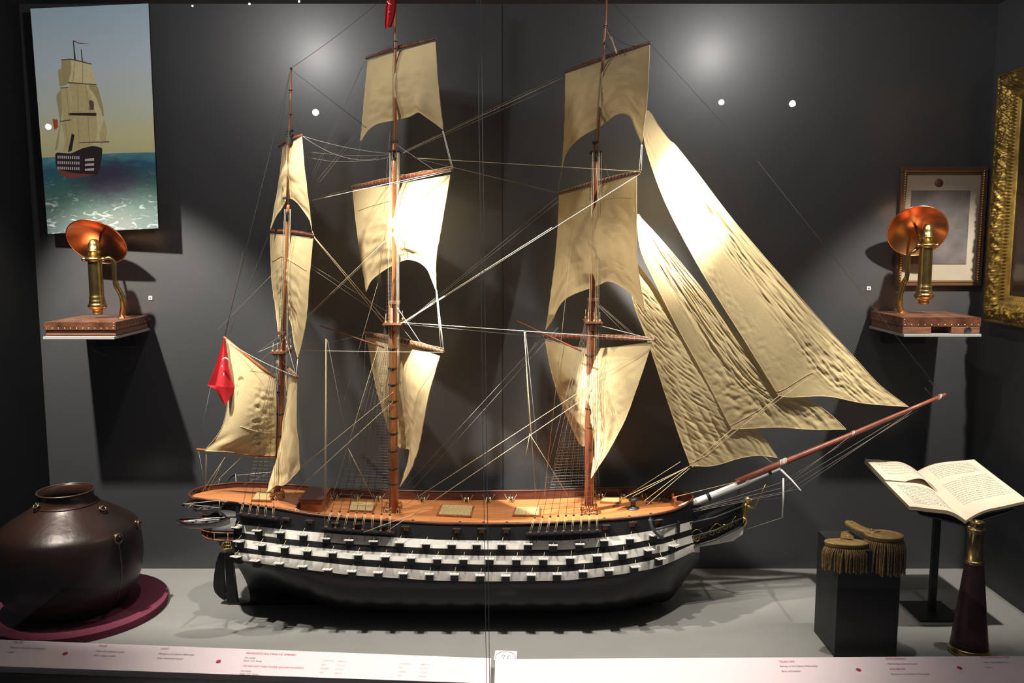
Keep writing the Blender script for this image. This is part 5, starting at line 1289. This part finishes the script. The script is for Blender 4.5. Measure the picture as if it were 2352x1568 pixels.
sail('fore_course', [(1252, 780, 4.14), (1355, 800, 4.02), (1498, 786, 3.84)], [(1330, 1018, 4.10), (1342, 1024, 4.07), (1356, 1012, 4.04), (1364, 1030, 4.0), (1362, 1060, 3.97), (1358, 1098, 3.93)],
     [(1252, 780, 4.14), (1268, 860, 4.13), (1295, 940, 4.12), (1330, 1018, 4.10)], [(1498, 786, 3.84), (1470, 870, 3.85), (1437, 960, 3.88), (1398, 1035, 3.91), (1358, 1098, 3.93)], .05, comb(crinkle(.004, 20, 26, 6, .25), crinkle(.007, 12, 2.2, 16, .2, -.8)))
sail('mizzen_topgallant_sail', [(650, 338, 4.12), (672, 326, 4.0), (693, 314, 3.87)], [(621, 528, 4.12), (632, 500, 4.10), (648, 478, 4.05), (662, 455, 4.01), (684, 466, 3.95), (700, 488, 3.90), (712, 508, 3.87), (716, 528, 3.86)],
     [(650, 338, 4.12), (640, 420, 4.12), (630, 480, 4.12), (621, 528, 4.12)], [(693, 314, 3.87), (702, 410, 3.85), (711, 480, 3.85), (716, 528, 3.86)], .02, crinkle(.006, 5, 5, 7, .4), N=22)
sail('mizzen_topsail', [(621, 537, 4.20), (665, 541, 4.02), (719, 547, 3.82)], [(641, 778, 4.12), (648, 735, 4.08), (660, 714, 4.04), (667, 742, 3.97), (673, 778, 3.92), (684, 822, 3.88)],
     [(621, 537, 4.20), (625, 640, 4.17), (633, 715, 4.15), (641, 778, 4.12)], [(719, 547, 3.82), (711, 640, 3.82), (704, 730, 3.84), (684, 822, 3.88)], .02, comb(crinkle(.005, 8, 16, 8, .1), crinkle(.010, 5, 1.6, 18, .5)), N=24, seams=((.05, .27, .95, .27),))
sail('mizzen_course', [(655, 862, 4.05), (668, 868, 3.95), (682, 871, 3.84)], [(612, 1131, 3.97), (624, 1124, 3.95), (634, 1114, 3.92), (655, 1112, 3.88), (688, 1078, 3.82)],
     [(655, 862, 4.05), (658, 920, 4.02), (646, 990, 4.0), (632, 1060, 3.98), (612, 1131, 3.97)], [(682, 871, 3.84), (681, 960, 3.82), (685, 1020, 3.81), (688, 1078, 3.82)], .02, comb(crinkle(.009, 4, 3, 9, .2), lambda u, v, p: .012 * max(0, v - .8) * 5 * nz_(u * 8, v * 14, 3)), N=20)
sail('spanker', [(519, 780, 3.975), (560, 816, 3.965), (600, 850, 3.96), (632, 872, 3.965)], [(470, 1035, 3.975), (520, 1037, 3.96), (575, 1044, 3.96), (632, 1046, 3.965)],
     [(519, 780, 3.975), (527, 850, 3.95), (524, 920, 3.94), (508, 985, 3.95), (470, 1035, 3.975)], [(632, 872, 3.965), (634, 960, 3.96), (632, 1046, 3.965)], .03,
     comb(lambda u, v, p: .006 * fold(u * 7, v * 38 + u * 12, 4) * smooth((u - .35) * 2.2) * smooth(v * 3), lambda u, v, p: .012 * nz_((u * 7 + v * 9) * 1.0, (u - (1 - v)) * 2, 8) * smooth((v - .7) * 4) * (1 - u)), N=44, Mv=54, seams=((.35, .68, .99, .70),))
# headsails: left edge is the leech, right edge the luff along its stay
def ripple(a_, f1, f2, s, slope):
    return lambda u, v, p: a_ * nz_(u * f1, (v * f2 + u * slope), s)
sail('flying_jib', [(1476, 262, 3.96), (1486, 253, 3.97), (1497, 262, 3.975)], [(1788, 908, 3.945), (1815, 912, 3.945), (1900, 910, 3.955), (1985, 926, 3.965), (2087, 934, 3.985)],
     [(1476, 262, 3.96), (1479, 320, 3.955), (1497, 385, 3.95), (1530, 470, 3.945), (1580, 568, 3.945), (1630, 655, 3.945), (1715, 790, 3.945), (1788, 908, 3.945)],
     [(1497, 262, 3.99), (1512, 288, 3.99), (1538, 322, 3.985), (1552, 334, 3.985), (1600, 395, 3.985), (1690, 512, 3.985), (1800, 640, 3.985), (1920, 775, 3.985), (1960, 818, 3.985), (2022, 885, 3.985), (2087, 934, 3.985)], .010,
     comb(lambda u, v, p: (.0042 * fold(u * 30 - v * 6, v * 16 + u * 5, 21) + .004 * fold(u * 12, v * 5, 24)) * smooth((u - .36) * 4) * smooth(v * 3.2), lambda u, v, p: .0040 * fold(u * 14 + v * 60, v * 16 - u * 9, 22) * smooth((v - .66) * 5) * smooth((u - .25) * 3), lambda u, v, p: .0022 * fold(u * 18, v * 60 + u * 14, 23) * (1 - smooth(u * 3))), N=90, Mv=190, seams=((.0, .985, .42, .90),))
sail('jib', [(1462, 494, 3.99), (1467, 492, 3.99), (1472, 500, 3.99)], [(1680, 985, 3.958), (1715, 984, 3.958), (1790, 981, 3.965), (1860, 986, 3.975), (1944, 986, 3.985)],
     [(1462, 494, 3.99), (1470, 570, 3.968), (1500, 640, 3.960), (1555, 750, 3.958), (1620, 868, 3.958), (1680, 985, 3.958)],
     [(1472, 500, 3.99), (1520, 552, 3.972), (1590, 635, 3.964), (1660, 722, 3.962), (1730, 812, 3.962), (1800, 888, 3.966), (1870, 925, 3.972), (1915, 958, 3.98), (1944, 986, 3.985)], .006,
     comb(lambda u, v, p: (.0042 * fold(u * 28 - v * 5, v * 14 + u * 5, 31) + .005 * fold(u * 10, v * 4, 34)) * smooth((u - .18) * 4) * smooth(v * 3), lambda u, v, p: .0036 * fold(u * 14 + v * 50, v * 14 - u * 9, 32) * smooth((v - .55) * 4)), N=80, Mv=160, seams=((.0, .985, .45, .89),))
sail('fore_topmast_staysail', [(1447, 640, 3.99), (1454, 615, 3.99), (1464, 606, 4.0)], [(1586, 1070, 3.965), (1640, 1069, 3.968), (1700, 1052, 3.975), (1742, 1046, 3.975), (1786, 1051, 3.99)],
     [(1447, 640, 3.99), (1456, 700, 3.98), (1492, 795, 3.972), (1528, 905, 3.968), (1560, 1000, 3.965), (1586, 1070, 3.965)],
     [(1464, 606, 4.0), (1510, 668, 3.98), (1560, 745, 3.975), (1620, 845, 3.975), (1680, 925, 3.975), (1742, 990, 3.982), (1786, 1051, 3.99)], .006,
     comb(lambda u, v, p: .0042 * fold(u * 9 + 3 * v, v * 52 - u * 22, 41) * (1 - .6 * u), lambda u, v, p: .006 * fold(u * 15, v * 6 + u * 4, 42) * smooth((v - .55) * 3)), N=72, Mv=150, seams=((.0, .985, .45, .90),))

# ---------------- flags
def flag(name, pts_l, pts_r, m, wr, marks=None):
    L_ = spline([U(*p) for p in pts_l], 26); Rr = spline([U(*p) for p in pts_r], 26); g = []
    for a_, b_ in zip(L_, Rr):
        g.append([a_.lerp(b_, k / 20) + Vector((0, .010 * math.sin(k / 20 * 7 + wr) * (1 - abs(k / 10 - 1) ** 3), 0)) for k in range(21)])
    o = MB().grid(g).build(name, m, ship, fix=False)
    return o, g
fo, fg = flag('stern_ensign', [(514, 778, 3.965), (503, 815, 3.93), (489, 855, 3.90), (476, 884, 3.88)], [(516, 778, 3.965), (526, 840, 3.935), (533, 870, 3.93), (539, 890, 3.93)], M['flag'], 0)
lo_ = MB(); lw = [fg[-1][k] for k in range(21)]; tip = [U(lerp(476, 539, k / 20), lerp(884, 891, k / 20) + 36 * max(0, 1 - abs(k / 20 - .65) / .38) + 8 * math.sin(k / 20 * PI), lerp(3.88, 3.93, k / 20) - .008 * math.sin(k / 2)) for k in range(21)]
lo_.grid([lw, [a_.lerp(b_, .5) for a_, b_ in zip(lw, tip)], tip]); lo_.build('flag_fold', M['flag'], fo, fix=False)
cm = MB()
arc = [U(512 + (k - 4) * 1.4, 823 + .35 * (k - 4) ** 2 * .5, 3.895) for k in range(9)]
arc += [U(518.5, 830, 3.895)]
cr = [U(517.5 + 0 * a_ - 6.5 * math.cos(a_) , 829 - 7 * math.sin(a_), 3.893) for a_ in [k * PI / 14 * 1.0 for k in range(15)]]
cm.tube(cr, [.0008 + .0032 * math.sin(k / 14 * PI) for k in range(15)], 6, flat=1)
cm.tube([U(510.5, 838, 3.893), U(510, 846, 3.893)], .0012, 5); cm.tube([U(514, 856, 3.890), U(513.5, 866, 3.890)], .0012, 5)
cm.build('crescent', M['white_spar'], fo)
f2, g2_ = flag('masthead_flag', [(893, -25, 3.94), (886, 10, 3.93), (884, 40, 3.93), (884, 66, 3.94)], [(908, -25, 3.97), (910, 10, 3.96), (906, 40, 3.95), (899, 62, 3.95)], M['flag'], 1.5)
cm = MB(); cm.tube([U(889, 2, 3.925), U(893, 8, 3.92), U(899, 10, 3.92)], [.001, .003, .001], 6); cm.tube([U(893, 26, 3.92), U(895, 28, 3.92)], .0015, 5); cm.build('crescent', M['white_spar'], f2)

# ---------------- running and standing rigging
def rope(name, a_, b_, m, r=.0011, sag=0.0):
    A_ = U(*a_) if not isinstance(a_, Vector) else a_; B_ = U(*b_) if not isinstance(b_, Vector) else b_
    n_ = 2 if not sag else 14
    pts = [A_.lerp(B_, k / (n_ - 1)) - Vector((0, 0, sag * 4 * (k / (n_ - 1)) * (1 - k / (n_ - 1)))) for k in range(n_)]
    return MB().tube(pts, r, 5).build(name, M[m], ship)
W, D, G, P_ = 'rope_white', 'rope_dark', 'rope_grey', 'rope'
Yc = YC
for nm, a_, b_, m, r, sag in (
    ('stay', (669, 156, Yc), (880, -4, Yc), D, .0011, .01), ('stay', (669, 160, Yc), (846, 296, 4.15), D, .0010, 0), ('stay', (667, 162, Yc), (515, 775, 3.98), D, .0010, 0), ('backstay', (666, 165, Yc), (590, 620, 4.15), D, .0009, 0),
    ('stay', (908, 100, Yc), (846, 136, 4.15), D, .0009, 0), ('stay', (1390, 10, Yc), (1168, -60, 4.1), D, .0009, 0), ('stay', (1392, -10, Yc), (1740, 370, Yc), D, .0009, 0), ('stay', (1740, 370, Yc), (2164, 905, Yc), D, .0008, 0), ('stay', (912, 5, Yc), (1280, 190, Yc), D, .0006, 0),
    ('footrope', (1390, 62, 3.97), (1460, 106, 3.85), D, .0013, .02), ('yard_lift', (1388, 100, 3.97), (1420, 124, 3.93), D, .0016, .01),
    ('brace', (694, 312, 3.88), (900, 353, Yc), G, .0011, .012), ('brace', (694, 312, 3.88), (906, 357, Yc), G, .0011, .055), ('brace', (705, 348, 3.92), (900, 355, 4.0), G, .0007, .01), ('brace', (705, 360, 3.92), (870, 362, 4.0), G, .0007, .02),
    ('brace', (926, 350, 3.97), (1295, 177, 4.18), P_, .0013, 0), ('brace', (926, 352, 3.96), (1297, 188, 4.17), G, .0011, 0), ('brace', (930, 346, 3.97), (1290, 173, 4.2), G, .0010, 0),
    ('brace', (960, 363, 3.93), (1470, 394, 3.77), P_, .0011, 0), ('brace', (965, 366, 4.0), (1283, 442, 4.28), G, .0008, 0), ('brace', (910, 352, 4.0), (1280, 444, 4.3), G, .0006, 0),
    ('brace', (1036, 390, 3.725), (716, 460, 4.0), W, .0011, 0), ('brace', (1036, 393, 3.72), (905, 423, 3.84), W, .0013, 0), ('brace', (808, 433, 4.3), (718, 458, 4.1), G, .0008, 0),
    ('brace', (838, 140, 4.2), (706, 440, 4.1), G, .0008, 0), ('brace', (832, 152, 4.2), (716, 402, 4.1), G, .0008, 0), ('brace', (829, 290, 4.17), (708, 440, 4.1), G, .0009, 0), ('brace', (831, 296, 4.17), (712, 446, 4.1), G, .0009, 0),
    ('sheet', (1018, 300, 3.82), (1041, 388, 3.725), W, .0014, 0), ('sheet', (1016, 300, 3.82), (1038, 388, 3.725), W, .0011, 0), ('sheet', (828, 327, 4.17), (808, 432, 4.3), G, .0009, 0),
    ('sheet', (1475, 332, 3.83), (1473, 392, 3.77), W, .0012, 0), ('sheet', (1473, 332, 3.83), (1468, 394, 3.77), W, .0012, 0), ('sheet', (1290, 392, 4.18), (1283, 444, 4.29), G, .0009, 0), ('sheet', (1289, 392, 4.18), (1279, 446, 4.29), G, .0008, 0),
    ('sheet', (1002, 670, 3.79), (1018, 805, 3.71), W, .0015, 0), ('sheet', (1001, 660, 3.79), (1013, 805, 3.71), W, .0013, 0), ('sheet', (1003, 665, 3.79), (1020, 806, 3.70), W, .0012, 0), ('sheet', (717, 530, 3.86), (721, 541, 3.8), W, .0011, 0), ('sheet', (684, 824, 3.88), (680, 862, 3.82), W, .0013, 0),
    ('lift', (912, 705, 3.97), (968, 790, 3.84), W, .0012, 0), ('lift', (912, 738, 3.97), (950, 785, 3.88), G, .0009, 0), ('lift', (1367, 695, 3.97), (1440, 770, 3.92), G, .0009, 0), ('lift', (654, 770, 3.97), (680, 862, 3.82), W, .0010, 0), ('lift', (908, 330, 3.97), (1000, 392, 3.78), G, .0009, 0), ('lift', (1372, 332, 3.97), (1400, 410, 3.9), G, .0009, 0),
    ('brace', (721, 543, 3.80), (893, 745, 3.96), P_, .0012, 0), ('brace', (722, 546, 3.80), (882, 743, 3.97), P_, .0012, 0), ('bowline', (708, 604, 3.83), (893, 718, 3.97), G, .0010, 0), ('bowline', (710, 612, 3.83), (890, 735, 3.97), G, .0010, 0),
    ('brace', (925, 514, 3.9), (700, 732, 3.9), P_, .0012, 0), ('brace', (914, 530, 3.9), (708, 728, 3.92), G, .0010, 0), ('brace', (690, 742, 3.92), (545, 880, 3.95), G, .0008, 0),
    ('bowline', (658, 597, 3.93), (500, 757, 4.0), G, .0009, 0), ('stay', (615, 545, 4.2), (527, 766, 4.0), D, .0009, 0),
    ('brace', (930, 742, 3.96), (1283, 450, 4.28), G, .0010, 0), ('brace', (925, 742, 3.96), (1470, 399, 3.765), W, .0013, 0), ('brace', (906, 752, 3.94), (1268, 522, 3.9), W, .0015, 0), ('brace', (938, 738, 3.96), (1282, 462, 4.2), G, .0009, 0), ('brace', (905, 752, 3.94), (922, 744, 3.95), W, .0013, 0),
    ('brace', (920, 740, 3.96), (1506, 781, 3.82), W, .0014, 0), ('brace', (930, 744, 3.97), (1246, 774, 4.16), G, .0009, 0), ('brace', (692, 805, 3.95), (1018, 809, 3.70), W, .0011, 0), ('brace', (690, 801, 3.98), (838, 768, 4.3), G, .0006, 0),
    ('brace', (1360, 743, 3.96), (1504, 780, 3.82), W, .0013, 0), ('stay', (1375, 700, 3.98), (1450, 766, 3.9), G, .0009, 0), ('brace', (1240, 782, 4.16), (935, 1112, 4.15), G, .0009, 0), ('brace', (1282, 752, 4.2), (950, 1120, 4.18), G, .0009, 0), ('stay', (1232, 785, 4.15), (1190, 850, 4.1), G, .0007, 0),
    ('stay', (1352, 886, 3.95), (915, 1170, 3.95), P_, .0013, 0), ('stay', (1352, 908, 3.93), (940, 1188, 3.84), P_, .0013, 0), ('stay', (903, 900, 3.95), (668, 1092, 3.98), P_, .0012, 0), ('stay', (903, 922, 3.94), (664, 1142, 3.92), P_, .0012, 0), ('tackle', (950, 1180, 3.72), (835, 1222, 3.69), P_, .0010, 0), ('tackle', (930, 1192, 3.72), (888, 1220, 3.69), P_, .0010, 0),
    ('burton', (750, 778, 3.86), (749, 1150, 3.80), P_, .0012, 0), ('burton', (748, 778, 3.86), (746, 1210, 3.68), P_, .0012, 0), ('burton', (752, 780, 3.86), (800, 1030, 3.9), G, .0011, 0), ('burton', (800, 1030, 3.9), (856, 1142, 4.0), P_, .0011, 0), ('burton', (802, 1040, 3.9), (808, 1100, 4.0), G, .0009, 0), ('burton', (869, 795, 3.9), (764, 1138, 3.98), P_, .0012, 0), ('burton', (840, 770, 4.0), (830, 990, 4.15), G, .0007, 0),
    ('burton', (1205, 762, 3.86), (1217, 992, 3.86), P_, .0014, 0), ('burton', (1204, 762, 3.86), (1231, 1150, 3.95), P_, .0013, 0), ('burton', (1207, 762, 3.86), (1245, 1130, 4.05), G, .0010, 0), ('burton', (1219, 1000, 3.87), (1307, 1142, 4.05), P_, .0011, 0), ('burton', (1217, 995, 3.87), (1208, 1046, 3.87), P_, .0013, 0), ('burton', (1312, 565, 4.0), (1250, 1140, 4.1), P_, .0012, 0), ('burton', (1336, 840, 4.0), (1262, 1130, 4.1), G, .0009, 0),
    ('stay', (903, 400, 3.96), (870, 640, 4.05), P_, .0010, 0), ('stay', (868, 650, 4.05), (790, 920, 4.1), P_, .0009, 0), ('stay', (896, 300, 4.0), (860, 760, 4.1), G, .0007, 0), ('stay', (610, 870, 4.0), (578, 1100, 4.0), G, .0007, 0), ('stay', (574, 830, 3.97), (561, 1135, 3.98), G, .0007, 0),
    ('topping_lift', (592, 840, 3.97), (566, 880, 3.96), D, .0007, 0), ('vang', (517, 775, 3.98), (558, 580, 4.0), D, .0008, 0), ('vang', (484, 888, 3.9), (456, 1018, 3.97), G, .0008, 0), ('ensign_halyard', (455, 1030, 3.98), (474, 1130, 3.98), G, .0009, 0), ('peak_halyard', (524, 786, 3.97), (680, 864, 3.83), W, .0012, .01), ('peak_halyard', (595, 808, 3.97), (646, 785, 3.98), W, .0010, 0), ('peak_halyard', (590, 810, 3.97), (648, 768, 3.98), G, .0009, 0), ('throat_halyard', (640, 815, 3.96), (668, 862, 3.9), W, .0010, 0),
    ('boom_sheet', (522, 1042, 3.97), (465, 1128, 4.0), P_, .0011, 0), ('boom_sheet', (520, 1042, 3.97), (478, 1126, 4.0), P_, .0009, 0), ('boom_sheet', (556, 1048, 3.97), (490, 1112, 4.0), P_, .0009, 0), ('boom_sheet', (474, 1040, 3.98), (472, 1125, 4.0), P_, .0009, 0), ('boom_sheet', (505, 1100, 3.99), (500, 1112, 4.0), P_, .0013, 0), ('boat_fall', (541, 1088, 4.28), (545, 1148, 4.1), W, .0010, 0), ('boat_fall', (545, 1091, 4.26), (620, 1084, 4.1), W, .0010, 0), ('boat_fall', (560, 1112, 4.1), (640, 1075, 4.1), G, .0009, 0),
    ('boat_fall', (424, 1157, 3.66), (504, 1149, 3.72), W, .0011, 0), ('boat_fall', (424, 1157, 3.66), (505, 1166, 3.72), W, .0011, 0), ('boat_fall', (504, 1149, 3.72), (504, 1167, 3.72), W, .0013, 0), ('boat_fall', (432, 1166, 3.66), (448, 1152, 3.7), 'gold', .0011, 0),
    ('sheet', (1582, 1071, 3.93), (1432, 1143, 3.93), P_, .0012, 0), ('sheet', (1582, 1071, 3.93), (1453, 1140, 3.92), P_, .0012, 0), ('sheet', (1580, 1073, 3.93), (1480, 1150, 3.86), P_, .0012, 0), ('sheet', (1584, 1075, 3.93), (1487, 1158, 3.82), P_, .0012, 0), ('sheet', (1563, 1060, 3.93), (1440, 1138, 4.0), P_, .0010, 0),
    ('jib_sheet', (1582, 1071, 3.92), (1682, 985, 3.90), P_, .0015, 0), ('jib_sheet', (1590, 1073, 3.92), (1790, 908, 3.875), P_, .0015, 0), ('jib_sheet', (1636, 1028, 3.90), (1858, 868, 3.87), P_, .0013, 0),
    ('stay', (1700, 1104, 3.96), (1545, 1142, 3.95), P_, .0012, 0), ('stay', (1378, 700, 3.98), (1786, 1051, 4.0), G, .0008, 0), ('stay', (1480, 252, 3.995), (1392, 66, 3.98), P_, .0013, 0), ('halyard', (1404, 85, 3.96), (1416, 122, 3.9), 'bolt', .0035, 0),
    ('bobstay', (1590, 1170, 3.94), (1798, 1120, Yc), G, .0010, 0), ('bobstay', (1798, 1120, Yc), (2105, 935, Yc), G, .0010, 0), ('bobstay', (1592, 1175, 3.94), (1798, 1133, Yc), G, .0010, 0), ('bobstay', (1798, 1133, Yc), (2112, 938, Yc), G, .0010, 0), ('bobstay', (1588, 1172, 3.95), (1800, 1106, Yc), G, .0009, 0), ('bobstay', (1800, 1106, Yc), (1965, 1000, Yc), G, .0009, 0), ('bobstay', (1822, 1100, 3.85), (1960, 996, Yc), G, .0008, 0), ('bobstay', (1836, 1120, 3.75), (2100, 940, Yc), G, .0008, 0), ('bobstay', (1836, 1122, 3.75), (1600, 1170, 3.9), G, .0008, 0), ('bobstay', (1798, 1188, Yc), (1712, 1216, Yc), G, .0010, 0), ('bobstay', (1798, 1143, Yc), (1735, 1150, Yc), D, .0009, 0), ('stay', (2159, 903, Yc), (2134, 873, Yc), D, .0008, 0), ('stay', (2142, 912, Yc), (2124, 890, Yc), D, .0008, 0)):
    rope(nm, a_, b_, m, r, sag)
rnd = random.Random(9)
for xt, yt, xb_, yb_, offs in ((906, 350, 903, 1150, (-14, -10, -6, 6, 9, 13)), (1370, 350, 1354, 1160, (-11, -7, 5, 9, 14)), (660, 480, 642, 1130, (-8, -4, 6, 9))):
    for k in offs:
        rope('backstay', (xt + k * .8, yt, 3.94 - abs(k) * .002), (xb_ + k * 1.0, yb_, 3.91), P_ if k % 2 else G, .0010, 0)
for xt, yt, xb_, yb_, offs in ((908, 60, 906, 350, (-6, -3, 4)), (1388, 100, 1370, 350, (-5, -3, 3, 5)), (667, 230, 662, 480, (-4, -2))):
    for k in offs: rope('backstay', (xt + k * .6, yt, 3.955), (xb_ + k * 1.2, yb_, 3.95), G if k > 0 else D, .0009, 0)
# narrow ratlines on the topmasts
def ladder_net(a_, b_, w0, w1, n_, m):
    A_, B_ = U(*a_), U(*b_); mb = MB()
    for s_ in (-1, 0, 1): mb.tube([A_ + Vector((s_ * w0, 0, 0)), B_ + Vector((s_ * w1, 0, 0))], .0008, 4)
    for k in range(n_): t = k / (n_ - 1); p = A_.lerp(B_, t); w_ = lerp(w0, w1, t); mb.tube([p + Vector((-w_, 0, 0)), p + Vector((w_, 0, 0))], .0006, 4)
    mb.build('topmast_shrouds', M[m], ship)
ladder_net((900, 356, 4.03), (893, 738, 4.07), .004, .012, 44, P_); ladder_net((1360, 356, 4.03), (1347, 735, 4.07), .004, .012, 44, D); ladder_net((1374, 360, 4.02), (1372, 735, 3.93), .003, .006, 40, P_)
ladder_net((656, 330, 4.02), (650, 470, 4.03), .002, .008, 20, D); ladder_net((654, 496, 4.0), (645, 790, 4.0), .004, .012, 34, D)
